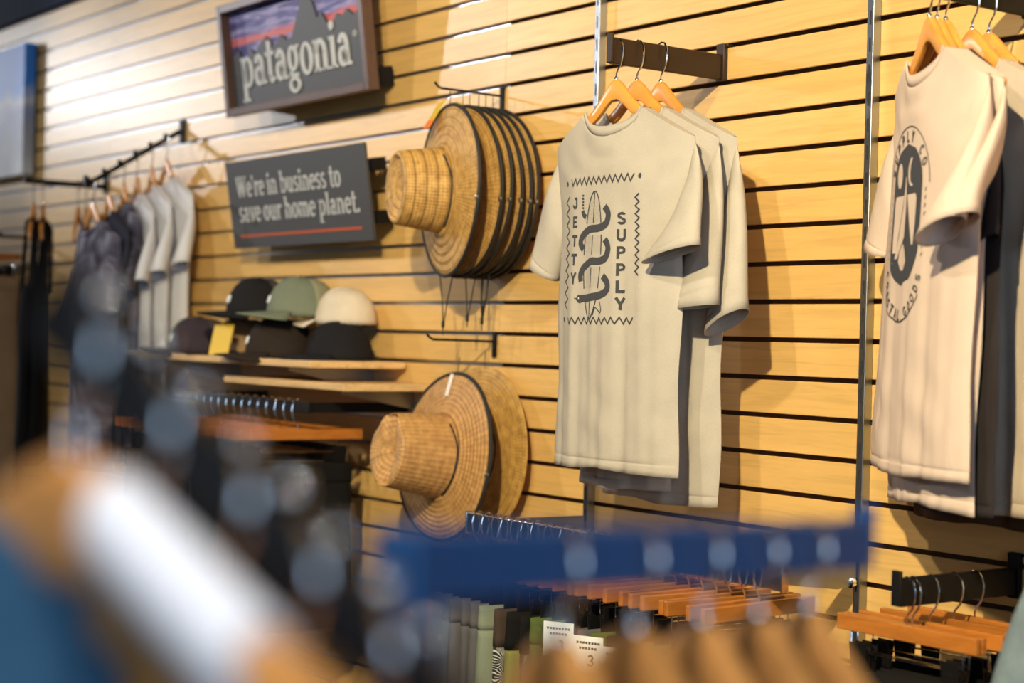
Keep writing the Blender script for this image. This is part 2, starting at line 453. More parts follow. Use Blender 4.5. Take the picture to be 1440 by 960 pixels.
# bold capitals on a 0..1 x 0..1 cell, stroke width .26
W_ = .26
def ST(*p, w=W_): return stroke(p, w, .2)
CAPS = {
 'J': lambda: ST((.75, 1), (.75, .35)) + ring2(.44, .36, .44, .36, .26, .24, 180, 360) + ST((.35, .9), (.88, .9), w=.2),
 'E': lambda: ST((.2, 0), (.2, 1)) + ST((.2, .89), (.9, .89), w=.22) + ST((.2, .5), (.78, .5), w=.2) + ST((.2, .11), (.9, .11), w=.22),
 'T': lambda: ST((.5, 0), (.5, 1), w=.28) + ST((.02, .88), (.98, .88), w=.24),
 'Y': lambda: ST((.5, 0), (.5, .5), w=.28) + ST((.12, 1), (.5, .45), w=.25) + ST((.88, 1), (.5, .45), w=.25),
 'S': lambda: ring2(.5, .72, .44, .28, .24, .2, 20, 270) + ring2(.5, .28, .44, .28, .24, .2, -160, 90),
 'U': lambda: ST((.17, 1), (.17, .38)) + ST((.83, 1), (.83, .38)) + ring2(.5, .4, .46, .4, .26, .24, 180, 360),
 'P': lambda: ST((.2, 0), (.2, 1)) + ring2(.48, .69, .46, .31, .26, .2, -90, 90) + ST((.2, .9), (.5, .9), w=.2) + ST((.2, .47), (.5, .47), w=.18),
 'L': lambda: ST((.22, 0), (.22, 1), w=.28) + ST((.1, .11), (.92, .11), w=.23),
 'C': lambda: ring2(.52, .5, .46, .5, .24, .2, 40, 320),
 'O': lambda: ring2(.5, .5, .48, .5, .24, .2),
 'G': lambda: ring2(.52, .5, .46, .5, .24, .2, 40, 330) + ST((.6, .42), (.98, .42), w=.18) + ST((.88, .45), (.88, .1), w=.2),
 'D': lambda: ST((.18, 0), (.18, 1)) + ring2(.4, .5, .52, .5, .26, .2, -90, 90) + ST((.18, .9), (.42, .9), w=.2) + ST((.18, .1), (.42, .1), w=.2),
 'A': lambda: ST((.1, 0), (.5, 1), w=.24) + ST((.9, 0), (.5, 1), w=.24) + ST((.25, .32), (.75, .32), w=.17),
 '3': lambda: ring2(.48, .73, .42, .27, .22, .17, -90, 160) + ring2(.48, .28, .46, .28, .22, .17, -160, 90),
 '5': lambda: ST((.2, .9), (.9, .9), w=.2) + ST((.24, .9), (.2, .5), w=.2) + ring2(.46, .32, .46, .32, .22, .18, -150, 120),
}
def glyph(ch, cx, cy, w, h, rot=0.):
    q = []
    for f in CAPS[ch]():
        r = []
        for p in f:
            x, y = (p.x-.5)*w, (p.y-.5)*h
            r.append(Vector((cx + x*math.cos(rot) - y*math.sin(rot), cy + x*math.sin(rot) + y*math.cos(rot))))
        q.append(tuple(r))
    return q

# --- the three shirts on the central arm
AX = -2.625
hangL = [('wooden hanger holding the snake-print cream shirt', .289), ('middle wooden hanger of three on the bronze arm', .235), ('wooden hanger nearest the wall on the bronze arm', .172)]
for i, (l, o) in enumerate(hangL): hanger(l, (AX, -o, 1.9715+.004*i), R_((0, 2, -3)[i]))
s1 = Shirt(3, D=.028, W=.187, fold=.006)
t1 = s1.build('printed_tshirt', 'cream T-shirt with a dark snake and surfboard print between zigzags', M['greige'], (AX, -.289, 1.9715), 0,
              ((.292, -.340), (.140, -.372), -.035, .030), ((-.297, -.362), (-.222, -.398), .030, .03))
Q = []
# artwork drawn in its own units, u across 0..420, v down 0..760
def A(u, v): return Vector((-.134 + .238*(u/418), -.200 - .282*(v/760)))
def AS(pts, w): return stroke([A(*p) for p in pts], w)
def zig(u0, v0, u1, v1, n, amp, w):
    P = []
    for i in range(2*n+1):
        f = i/(2*n); du, dv = u1-u0, v1-v0; l = math.hypot(du, dv); sgn = 1 if i % 2 else -1
        P.append((u0+du*f - dv/l*amp*sgn, v0+dv*f + du/l*amp*sgn))
    return AS(P, .0031)
Q += zig(40, 5, 392, 5, 12, 19, 0) + zig(42, 760, 400, 756, 11, 17, 0) + zig(15, 80, 20, 700, 10, 13, 0) + zig(408, 92, 414, 520, 10, 9, 0)
for u, v in ((5, 8), (418, 0), (2, 752)): Q += disc(A(u, v), .0042, .0052)
for i, ch in enumerate('JETTY'): Q += glyph(ch, A(74, 0).x, A(0, 120+102*i).y, .0195, .0235)
for i, ch in enumerate('SUPPLY'): Q += glyph(ch, A(338, 0).x, A(0, 218+90*i).y, .0255, .0245)
# surfboard outline in three visible lengths, stringer and dotted deck
def bw(v):
    f = max(0, min(1, (v-62)/690)); return 52*math.sin(math.pi*min(.999, f))**.5 if 0 < f < 1 else 0
def board(v0, v1):
    q = []
    vs = [v0+(v1-v0)*i/12 for i in range(13)]
    for sg in (-1, 1): q += AS([(198-.03*v+sg*bw(v), v) for v in vs], .0028)
    q += AS([(198-.03*v, v) for v in vs], .0023)
    return q
for a, b in ((63, 235), (300, 405), (470, 585), (645, 751)): Q += board(a, b)
for a, b in ((100, 235), (305, 400), (475, 580)):
    v = a
    while v < b:
        u = -bw(v)+7
        while u < bw(v)-4:
            if abs(u) > 4: Q += disc(A(198-.03*v+u, v), .00050, .00055, 5)
            u += 7.5
        v += 8
def snake(pts, w=.0148): return stroke(smoothpts([A(*p) for p in pts], 6), w)
Q += snake([(252, 150), (272, 190), (262, 240), (225, 262), (165, 268), (125, 300), (112, 340), (130, 372)])
Q += snake([(258, 325), (276, 370), (262, 425), (225, 440), (180, 440), (135, 470), (115, 510), (118, 545)])
Q += snake([(252, 520), (278, 560), (272, 600), (235, 622), (170, 634), (110, 640)]) + disc(A(112, 640), .0105, .0085)
Q += AS([(98, 640), (84, 636)], .002) + snake([(122, 165), (128, 185), (142, 200)], .0105)
for i in range(5): Q += AS([(121-2*i % 4, 82+17*i), (129, 83+17*i)], .004)
Q += stroke(smoothpts([A(238, 655), A(246, 690), A(243, 715), A(225, 700), A(210, 690), A(200, 730)], 5), .0022)
p1 = obj('print', quads_mesh(Q, lambda x, z: s1.at(x, z, .0016)), M['ink'], t1, smooth=False)
p1['label'] = 'dark grey screen print of a snake coiled round a surfboard'
eye = obj('print_eye', quads_mesh(disc(A(107, 637), .0017, .0017), lambda x, z: s1.at(x, z, .0021)), M['white'], p1)
s2 = Shirt(11, D=.022, L=.82, W=.135, fold=.005, lean=-.03)
s2.build('plain_tshirt', 'plain cream T-shirt hanging between two others on the bronze arm', M['greige'], (AX, -.235, 1.9755), R_(2),
         ((.268, -.452), (.168, -.462), -.028, .028), ((-.27, -.36), (-.2, -.39), .02, .03))
s3 = Shirt(23, D=.026, L=.848, W=.188, fold=.006)
s3.build('plain_tshirt', 'plain cream T-shirt hanging nearest the wall on the bronze arm', M['greige'], (AX, -.172, 1.9795), R_(-3),
         ((.292, -.462), (.188, -.515), -.015, .032), ((-.27, -.36), (-.2, -.39), .02, .03))

# --- the shirts on the right-hand arm
BX = -1.857; yaw = R_(-30)
for l, o, y in (('wooden hanger holding the taupe badge-print shirt', .262, -30), ('wooden hanger directly behind the badge-print shirt hanger', .244, -28),
                ('wooden hanger third out from the tip of the dark arm', .155, -14), ('wooden hanger of the black badge shirt on the dark arm', .222, -27), ('pale wooden hanger near the wall on the dark arm', .112, -10)):
    hanger(l, (BX, -o, 1.994 if o > .2 else 1.987), R_(y))
r1 = Shirt(31, D=.024, L=.752, W=.20, sh=.205, fold=.004, flare=.02, lean=-.055)
t = r1.build('printed_tshirt', 'taupe T-shirt with a tall black capsule badge print of moon and peak', M['taupe'], (BX, -.262, 1.994), yaw,
             ((.262, -.345), (.135, -.385), -.045, .032), ((-.315, -.36), (-.215, -.385), .015, .03))
q = []; hl = []
cx, zc = -.012, -.333
def cap_rows(w, z0, z1, n=20):
    rows = []
    for i in range(n+1):
        z = z0+(z1-z0)*i/n; d = min(z-z0, z1-z); k = 1 if d > w else math.sqrt(max(0, 1-((w-d)/w)**2))
        rows.append((z, cx-w*k, cx+w*k))
    return rows
q += band(cap_rows(.070, -.440, -.208, 24))
def ell(u, v, a, b): return disc((cx+u, v), a, b, 16)
hl += ell(-.034, -.258, .013, .021)
hl += ring2(cx+.028, -.255, .019, .024, .010, .004, 100, 285, 14)
hl += band([(-.415, cx-.006, cx+.012), (-.40, cx-.022, cx+.022), (-.385, cx-.018, cx+.016), (-.372, cx-.004, cx+.002)])
hl += band([(-.385, cx-.050, cx-.036), (-.34, cx-.052, cx-.022), (-.30, cx-.052, cx-.010), (-.292, cx-.048, cx-.008)])
hl += band([(-.375, cx+.042, cx+.050), (-.34, cx+.028, cx+.053), (-.30, cx+.014, cx+.053), (-.292, cx+.010, cx+.048)])
hl += band([(-.395, cx-.040, cx-.030), (-.36, cx-.026, cx+.004), (-.31, cx-.010, cx+.008), (-.262, cx-.001, cx+.003)])
out = []
for i in range(41):
    a = math.pi*i/40; out.append((cx+.095*math.cos(a), -.278+.098*math.sin(a)))
q += stroke(out, .0022)
out = [(cx-.095*math.cos(math.pi*i/40), -.408-.092*math.sin(math.pi*i/40)) for i in range(41)]
q += stroke(out[:34], .0026)
def arc_text(s, r, a0, a1, zc_, w, h, inward=False):
    o = []
    for i, ch in enumerate(s):
        if ch == ' ': continue
        a = R_(a0 + (a1-a0)*i/(len(s)-1))
        o += glyph(ch, cx+r*math.cos(a), zc_+r*math.sin(a), w, h, a-math.pi/2 if not inward else a+math.pi/2)
    return o
q += arc_text('SUPPLY CO', .082, 160, 25, -.278, .013, .019)
q += arc_text('COASTAL GOODS', .081, 188, 345, -.408, .012, .018, True)
for i in range(9):
    q += stroke([(cx-.086, -.285-.013*i), (cx-.083, -.291-.013*i)], .0022) + stroke([(cx+.086, -.285-.013*i), (cx+.083, -.291-.013*i)], .0022)
p = obj('print', quads_mesh(q, lambda x, z: r1.at(x, z, .0016)), M['ink2'], t, smooth=False); p['label'] = 'black capsule badge print with lettering round it'
obj('print_opening', quads_mesh(hl, lambda x, z: r1.at(x, z, .0022)), M['taupe'], p, smooth=False)
r2 = Shirt(37, D=.014, L=.80, W=.178, fold=.004, lean=-.03)
r2.build('plain_tshirt', 'taupe T-shirt half hidden directly behind the badge-print shirt', M['taupe'], (BX, -.244, 1.994), R_(-28),
         ((.285, -.34), (.12, -.375), -.055, .034), ((-.26, -.36), (-.2, -.39), .02, .03))
r3 = Shirt(41, D=.012, L=.80, W=.185, sh=.152, nw=.07, fold=.005)
t = r3.build('printed_tshirt', 'black T-shirt with a round grey lettered badge on the dark arm', M['black_shirt'], (BX, -.222, 1.989), R_(-27),
             ((.21, -.36), (.14, -.385), 0, .012), ((-.21, -.36), (-.14, -.39), .0, .012))
q = ring2(0, -.40, .115, .115, .003, .003, n=40) + ring2(0, -.40, .08, .08, .003, .003, n=36)
cx = 0
q += arc_text('GOODS', .097, 240, 330, -.40, .026, .024, True)
obj('print', quads_mesh(q, lambda x, z: r3.at(x, z, .0016)), M['grey_print'], t, smooth=False)
r4 = Shirt(43, D=.012, L=.80, W=.19, fold=.007)
r4.build('plain_tshirt', 'sand T-shirt on the third hanger of the dark arm', M['tan_shirt'], (BX, -.155, 1.987), R_(-14),
         ((.285, -.34), (.18, -.375), -.01, .034), ((-.26, -.36), (-.2, -.39), .02, .03))
r5 = Shirt(47, D=.014, L=.83, W=.19, fold=.007)
r5.build('plain_tshirt', 'dark brown T-shirt nearest the wall on the dark arm', fabric('brown_cotton', (.10, .055, .03, 1), .1), (BX, -.112, 1.987), R_(-10),
         ((.275, -.36), (.17, -.385), 0, .03), ((-.27, -.36), (-.2, -.39), .02, .03))

# ------------------------------------------------------------------ clip hangers and shorts
def clip_hanger_meshes(Lb):
    b = MB(); b.box((0, 0, 0), (.011, Lb, .027))
    bar = b.mesh('wooden_bar', M['bar_wood'], False)
    hk = MB().tube([(0, 0, -.002), (0, 0, .022), (0, .004, .030), (0, .0125, .040), (0, .0165, .054), (0, .0175, .068), (0, .014, .081), (0, .007, .089), (0, 0, .091), (0, -.0085, .088), (0, -.015, .079), (0, -.0165, .068)], .0018, 8).mesh('hook', M['chrome'])
    e = Lb*.40
    rod = MB().tube([(0, -e, -.012), (0, -e, -.040), (0, -e+.006, -.046), (0, e-.006, -.046), (0, e, -.040), (0, e, -.012)], .0014, 6).mesh('rod', M['chrome'])
    c = MB()
    for sg in (-1, 1):
        m = Matrix.Rotation(sg*R_(9), 3, 'Y')
        c.box((sg*.0045, 0, -.056), (.0022, .034, .052), m); c.box((sg*.006, 0, -.082), (.003, .036, .006))
    c.tube([(0, -.016, -.048), (0, .016, -.048)], .004, 8)
    clip = c.mesh('clip', M['black_metal'], False)
    spr = MB().tube([(.006*math.cos(a*.9), -.012+.0011*a, -.05+.006*math.sin(a*.9)) for a in range(22)], .0009, 5).mesh('spring', M['chrome'])
    return bar, hk, rod, clip, spr, e
CH = clip_hanger_meshes(.292); CH2 = clip_hanger_meshes(.38)
def clip_hanger(label, loc, yaw, group, ms=CH):
    t = thing('clip_hanger', label, 'hanger', loc, (0, 0, yaw), group)
    o = obj('wooden_bar', ms[0], None, t); m = o.modifiers.new('edges', 'BEVEL'); m.width = .002; m.segments = 2
    obj('hook', ms[1], None, t); obj('rod', ms[2], None, t)
    for sg in (-1, 1):
        c = obj('clip', ms[3], None, t, (0, sg*ms[5]*.82, 0)); obj('spring', ms[4], None, c)
    return t
def shorts(label, loc, yaw, mat, group=None, wd=.27, thk=.018, H=.42, band_mat=None, seed=1, bandh=.05, fold=.0035):
    t = thing('hanging_shorts', label, 'shorts', loc, (0, 0, yaw), group); r = random.Random(seed)
    p = [r.uniform(0, 6.28) for _ in range(4)]
    def shell(z0, z1, n, grow):
        rows = []
        for i in range(n+1):
            z = z0+(z1-z0)*i/n; f = -z/H; ring = []
            hw = wd/2*(1+.06*f); th_ = (.007 + (thk-.007)*min(1, f*5))*(1) + grow
            for k in range(32):
                a = 2*math.pi*k/32; c, s_ = math.cos(a), math.sin(a)
                y = hw*math.copysign(abs(c)**.45, c) + grow*c
                x = th_*math.copysign(abs(s_)**.6, s_) + fold*min(1, f*3)*(math.sin(y*60+p[0])+.6*math.sin(y*110+p[1]+f*3)) + .003*math.sin(f*9+p[2])*f
                ring.append((x, y, z))
            rows.append(ring)
        b = MB(); b.grid(rows, True, True); return b
    obj('leg_panels', shell(-bandh*.9, -H, 18, 0), mat, t, solid=.001)
    w_ = obj('waistband', shell(0, -bandh, 4, .0012), band_mat or mat, t, solid=.001)
    fl = MB().box((0, -wd*.30, -bandh-.06), (.001, .002, .10))
    return t
def dots(name, a, b, scale):
    t = NT(name); tc = t.n('ShaderNodeTexCoord'); mp = t.n('ShaderNodeMapping'); t.l(tc.outputs['Object'], mp.inputs[0]); mp.inputs['Scale'].default_value = (scale,)*3
    v = t.n('ShaderNodeTexVoronoi', i_Scale=1.); t.l(mp.outputs[0], v.inputs['Vector'])
    # fan of ribs round each shell's centre
    sb = t.n('ShaderNodeVectorMath', operation='SUBTRACT'); t.l(mp.outputs[0], sb.inputs[0]); t.l(v.outputs['Position'], sb.inputs[1])
    sx = t.n('ShaderNodeSeparateXYZ'); t.l(sb.outputs[0], sx.inputs[0])
    at = t.n('ShaderNodeMath', operation='ARCTAN2'); t.l(sx.outputs['Y'], at.inputs[0]); t.l(sx.outputs['Z'], at.inputs[1])
    m = t.n('ShaderNodeMath', operation='MULTIPLY', i_1=20.); t.l(at.outputs[0], m.inputs[0])
    s = t.n('ShaderNodeMath', operation='SINE'); t.l(m.outputs[0], s.inputs[0])
    r = t.ramp(s.outputs[0], [(.45, a), (.55, b)]); t.l(r.outputs[0], t.b.inputs['Base Color']); t.set(Roughness=.85); return t.m
c_ch = fabric('charcoal_twill', (.10, .095, .10, 1)); c_sage = fabric('sage_twill', (.20, .225, .165, 1)); c_kh = fabric('olive_khaki', (.20, .19, .055, 1))
c_gr = fabric('moss_green', (.085, .11, .03, 1)); c_bk = fabric('black_twill', (.009, .008, .008, 1)); c_br = fabric('dark_brown_twill', (.06, .04, .03, 1))
c_sh = dots('shell_print', (.015, .014, .016, 1), (.55, .53, .46, 1), 20); c_fl = dots('floral_print', (.014, .014, .014, 1), (.17, .16, .14, 1), 22)
c_sl = fabric('slate_blue_twill', (.09, .105, .14, 1)); c_pk = fabric('peach_twill', (.55, .34, .22, 1))

# the low chrome rail running along the wall
RZ, RO = 1.044, .30
t = thing('hang_rail', 'low chrome hang rail below the cream shirts, packed with clip hangers', 'rail', (-2.6, -RO, RZ))
obj('rail_bar', MB().box((0, 0, 0), (.966, .014, .046)), M['chrome'], t, bevel=.002)
for x in (-.4835, .4835): obj('end_cap', MB().box((x, 0, 0), (.004, .018, .051)), M['chrome'], t, bevel=.001)
for x in (-.423, .3965):
    obj('support_bracket', MB().prism([(0, .01), (0, -.04), (.05, -.045), (.26, -.018), (.272, -.018), (.272, .012)], -.002, .002), M['zinc'], t, (x, .275, 0), (0, 0, R_(-90)))
obj('bolt', MB().lathe([(.009, 0), (.010, .004), (.010, .010), (.006, .013)], 16), M['chrome'], t, (.3965, .27, -.035), (R_(90), 0, 0))
xs = [-3.045, -3.010, -2.975, -2.94, -2.905, -2.868, -2.832, -2.788, -2.735, -2.697, -2.657]
kinds = [('pale peach shorts at the open end of the chrome rail', c_pk, None), ('slate shorts second from the open end of the chrome rail', c_sl, None),
         ('slate blue shorts among the dark pairs on the chrome rail', c_sl, None), ('charcoal shorts beside the slate pairs on the chrome rail', c_ch, None),
         ('faded charcoal shorts between charcoal and sage on the chrome rail', c_ch, None), ('charcoal shorts touching the sage pair on the chrome rail', c_ch, None),
         ('pale sage green shorts on the chrome rail', c_sage, None), ('shell-print shorts with dark brown waistband on the chrome rail', c_sh, c_br),
         ('olive khaki shorts with a black waistband on the chrome rail', c_kh, c_bk), ('dark floral-print shorts between khaki and green pairs', c_fl, c_bk),
         ('moss green shorts with folds at the waist on the chrome rail', c_gr, None)]
x = -2.62
while x < -2.17: xs.append(x); x += .037
for i, x in enumerate(xs):
    yw = R_(180 + (rnd.uniform(-5, 5) if i != len(xs)-1 else 4))
    clip_hanger('wooden clip hanger on the low chrome rail', (x, -RO, .9815), yw, 'clip hangers on the chrome rail')
    if i < len(kinds): l, m, bm = kinds[i]; g = None
    else: l, m, bm, g = 'dark shorts at the crowded end of the chrome rail', (c_bk, c_br, c_ch, c_gr)[i % 4], None, 'dark shorts on the chrome rail'
    shorts(l, (x, -RO, .905), yw, m, g, band_mat=bm, seed=i, thk=.019 if i in (6, 7, 8, 10) else .016, bandh=.075 if bm else .05, H=.44 - .02*(i % 3))
def price_tag(label, loc, yaw):
    t = thing('price_tag', label, 'tag', loc, (0, 0, yaw))
    obj('card', MB().box((0, 0, 0), (.062, .0012, .068)), M['white'], t)
    qq = glyph('3', .006, -.010, .014, .022)
    for k, (a, b) in enumerate(((-.024, .024), (-.018, .016))):
        x = a
        while x < b: qq += stroke([(x, .022-.010*k), (x+.0045, .022-.010*k)], .0042); x += .0062
    obj('lettering', slab(qq, -.0011, -.0006), M['ink2'], t, smooth=False)
    return t
price_tag('white price tag hanging beside the moss green shorts', (-2.545, -.462, .883), R_(28))
price_tag('white price tag next along from the moss green shorts', (-2.455, -.462, .870), R_(24))
price_tag('white price tag at the crowded end of the chrome rail', (-2.37, -.462, .862), R_(20))

# hangers and shorts on the low black arm
for i, (o, l) in enumerate(((.283, 'outermost wooden clip hanger on the low black arm'), (.268, 'second wooden clip hanger on the low black arm'),
                            (.225, 'middle wooden clip hanger on the low black arm'), (.165, 'fourth wooden clip hanger on the low black arm'), (.11, 'wooden clip hanger nearest the wall on the low black arm'))):
    yw = R_((-90, -90, -88, -85, -92)[i]); zz = .988
    clip_hanger(l, (BX, -o, zz), yw, None)
    shorts(('glossy black shorts outermost on the low black arm', 'black shorts second from the tip of the low black arm', 'black shorts midway along the low black arm', 'black shorts fourth along the low black arm', 'black shorts nearest the wall on the low black arm')[i],
           (BX, -o, .912), yw, c_bk, None, seed=60+i, thk=.014, H=.42)

# ------------------------------------------------------------------ straw hats
def straw(name, c, c2, stitch, fine, ringw, bump):
    t = NT(name); uv = t.n('ShaderNodeUVMap'); sp = t.n('ShaderNodeSeparateXYZ'); t.l(uv.outputs[0], sp.inputs[0])
    def math_(op, a, b=None, **k):
        m = t.n('ShaderNodeMath', operation=op)
        for i, v in enumerate((a, b)):
            if v is None: continue
            if isinstance(v, (int, float)): m.inputs[i].default_value = v
            else: t.l(v, m.inputs[i])
        return m.outputs[0]
    u, v = sp.outputs['X'], sp.outputs['Y']
    a = math_('SINE', math_('ADD', math_('MULTIPLY', u, fine), math_('MULTIPLY', v, fine)))
    b = math_('SINE', math_('SUBTRACT', math_('MULTIPLY', u, fine), math_('MULTIPLY', v, fine)))
    wv = math_('MULTIPLY', a, b)
    rw = math_('FRACT', math_('DIVIDE', v, ringw)); ln = math_('LESS_THAN', math_('ABSOLUTE', math_('SUBTRACT', rw, .5)), stitch)
    tc = t.n('ShaderNodeTexCoord'); nz = t.n('ShaderNodeTexNoise', i_Scale=55., i_Detail=5.); t.l(tc.outputs['Object'], nz.inputs['Vector'])
    f = math_('ADD', math_('MULTIPLY', wv, .16), nz.outputs[0])
    r = t.ramp(f, [(.28, c2), (.55, c), (.8, shade(c, 1.25))])
    m = t.n('ShaderNodeMix', data_type='RGBA'); t.l(math_('MULTIPLY', ln, .55), m.inputs[0]); t.l(r.outputs[0], m.inputs[6]); m.inputs[7].default_value = (.08, .045, .02, 1)
    t.l(m.outputs[2], t.b.inputs['Base Color']); t.set(Roughness=.55, Specular_IOR_Level=.35)
    pr = math_('SINE', math_('MULTIPLY', v, 6.283/ringw)); h = math_('ADD', math_('MULTIPLY', wv, .6), math_('MULTIPLY', pr, .7))
    t.bump(h, bump, .002); return t.m
M['straw1'] = straw('golden_straw', (.56, .32, .09, 1), (.36, .18, .045, 1), .07, 420., .022, .5)
M['straw2'] = straw('coarse_brown_straw', (.50, .27, .095, 1), (.36, .18, .06, 1), .0, 260., .0125, .45)
M['straw3'] = straw('yellow_straw', (.52, .30, .075, 1), (.34, .17, .04, 1), .06, 500., .020, .4)
def hat(label, loc, yaw, tilt, mat, R=.205, crown=.115, droop=.025, pinch=0., edge=True, tagc=True, cord=True, group=None, wav=.006, seed=1, strap=False):
    # local: +z is the crown's top; the hat is then laid so that the crown points out of the wall
    t = thing('straw_hat', label, 'hat', loc, (R_(90)+tilt, 0, yaw), group)
    n = 64; rb = .098; rng = random.Random(seed); ph0 = rng.uniform(0, 6)
    ax, ay = .93, 1.05
    def A_(k): return 2*math.pi*k/n + R_(205)
    def cpt(f, a):         # f 0 (middle of the top) .. 1 (base)
        ca, sa = math.cos(a), math.sin(a)
        if f < .42: g = f/.42; r = .074*g; z = crown - .012*(1-g)**1.2 + .003*g
        elif f < .55: g = (f-.42)/.13; r = .074+.0095*math.sin(g*1.57); z = crown + .003 - .010*(1-math.cos(g*1.57))
        else: g = (f-.55)/.45; r = .0835 + (rb-.0835)*g**.9; z = (crown-.007)*(1-g)
        k = max(0, min(1, (.62-f)/.5))
        if pinch:
            side = math.exp(-((abs(ca)-.75)/.22)**2)*(1 if sa > -.2 else .3)
            z -= pinch*.9*math.exp(-(r*ca/.020)**2)*(1 if f < .5 else .3)*(.55+.45*(sa > 0))
            r *= 1-.30*pinch/.03*side*max(0, 1-f)*max(0, sa+.2)*.5
        else:
            z -= .010*math.exp(-((r*ca/.03)**2))*(f < .42)
        return Vector((r*ca*ax, r*sa*ay, z))
    b = MB(); rows = []
    F_ = [i/26 for i in range(27)]
    for f in F_: rows.append([cpt(max(f, .004), A_(k)) for k in range(n+1)])
    ids = b.grid(rows); cum = 0
    for i, f in enumerate(F_):
        for k in range(n+1): b.uv[ids[i][k]] = (2*math.pi*k/n*.09, f*.20)
    obj('crown', b, mat, t, solid=.002)
    def bpt(g, a):
        r = rb + (R-rb)*g; ca, sa = math.cos(a), math.sin(a); el = 1-g
        x = r*ca*(ax*el+1*g); y = r*sa*(ay*el+1*g)
        z = -droop*g**1.6 - wav*g*math.cos(2*a+ph0) + .010*math.exp(-g*9)
        return Vector((x, y, z))
    b = MB(); G = [i/16 for i in range(17)]
    ids = b.grid([[bpt(g, A_(k)) for k in range(n+1)] for g in G])
    for i, g in enumerate(G):
        for k in range(n+1): b.uv[ids[i][k]] = (2*math.pi*k/n*.14, .2+g*(R-rb))
    obj('brim', b, mat, t, solid=.0022)
    if edge:
        obj('edge_binding', MB().tube([bpt(1, 2*math.pi*k/n) for k in range(n)], .0050, 8, True), M['black_cord'], t)
        obj('bead', MB().lathe([(.001, -.005), (.005, -.002), (.005, .003), (.001, .006)], 10), M['alu'], t, bpt(1, R_(-8)) + Vector((0, 0, .004)))
    if cord:
        P = [cpt(.97, R_(-60+i*9)) + Vector((0, 0, .004)) for i in range(13)]
        P = [Vector((p.x*1.03, p.y*1.03, p.z + (.012 if i > 8 else 0)*(i-8)/4)) for i, p in enumerate(P)]
        obj('hat_cord', MB().tube(P, .0022, 6), M['black_cord'], t)
    if tagc:
        m = MB().box((0, 0, 0), (.046, .056, .0012), Matrix.Rotation(R_(-30), 3, 'X'))
        tg = obj('paper_tag', m, M['tag_yellow'], t, bpt(1, R_(108)) + Vector((0, .004, .010)))
        obj('tag_end', MB().box((0, -.0355, .0205), (.046, .026, .0013), Matrix.Rotation(R_(-30), 3, 'X')), M['tag_orange'], tg)
    if strap:
        P = [bpt(g, R_(95)) + Vector((0, 0, .004)) for g in (.98, .8, .6, .42)]
        obj('pale_loop', MB().tube(P, .005, 6), M['white_shirt'], t)
    top = bpt(1, R_(90))
    obj('hang_loop', MB().tube([top + Vector((0, -.004, 0)), top + Vector((0, .018, .001)), top + Vector((0, .040, .001))], .0011, 5), M['black_cord'], t)
    return t
def peg(label, x, z):
    t = thing('peg_hook', label, 'hook', (x, 0, z))
    obj('back_plate', MB().box((0, -.004, -.008), (.013, .008, .062)).box((0, .003, .021), (.02, .014, .005)), M['black_metal'], t, bevel=.001)
    obj('peg', MB().tube([(0, -.006, 0), (0, -.10, .001), (0, -.185, .0015), (0, -.195, .006), (0, -.203, .014)], .0030, 8), M['black_metal'], t)
    return t
peg('upper black wall peg with six straw hats hanging from it', -3.411, 2.0445)
peg('lower black wall peg with two straw hats hanging from it', -3.418, 1.4425)
HATS = [(.172, -14), (.128, -8), (.108, -6), (.083, -4), (.062, -2.5), (.043, -1)]
nth = ['golden straw hat with yellow and orange tag, outermost on the upper peg', 'golden straw hat second from the front on the upper peg', 'golden straw hat third from the front on the upper peg',
       'golden straw hat fourth from the front on the upper peg', 'golden straw hat fifth from the front on the upper peg', 'golden straw hat nearest the wall on the upper peg']
for i, (o, y) in enumerate(HATS):
    hat(nth[i], (-3.411, -o, 1.802), R_(y), 0, M['straw1'], droop=.014 if i == 0 else .010, tagc=i < 3, cord=i == 0, seed=i, wav=.003, crown=.118)
hat('coarse brown straw hat with black rim and creased crown on the lower peg', (-3.42, -.152, 1.163), R_(-2), R_(-7), M['straw2'], R=.203, crown=.152, droop=.012, pinch=.045, tagc=False, seed=9, strap=True)
hat('yellow straw hat without a dark rim behind the coarse brown one', (-3.42, -.052, 1.178), R_(1), R_(-2), M['straw3'], R=.203, crown=.085, droop=.01, edge=False, tagc=False, seed=12)
# chin cords hanging below the hats
for i, (x, o, z1, l) in enumerate(((-3.43, .15, 1.455, 'long straight black chin cord below the upper hats'), (-3.40, .10, 1.475, 'looped black chin cord below the upper hats'), (-3.36, .085, 1.468, 'knotted black chin cord below the upper hats'), (-3.38, .07, 1.50, 'short black chin cord below the upper hats'))):
    t = thing('chin_cord', l, 'cord', (x, -o, 1.60))
    d = 1.60-z1
    obj('cord', MB().tube([(-.02+.008*i, 0, .012), (-.004, 0, -d*.45), (0, 0, -d*.8), (.001, 0, -d)], .0017, 6), M['black_cord'], t)
    obj('cord', MB().tube([(.035-.006*i, .004, .012), (.012, .003, -d*.45), (.003, .001, -d*.78)], .0017, 6), M['black_cord'], t)
    obj('toggle', MB().lathe([(.002, -.010), (.0042, -.006), (.0042, .006), (.002, .010)], 8), M['black_cord'], t, (.001, 0, -d*.82))

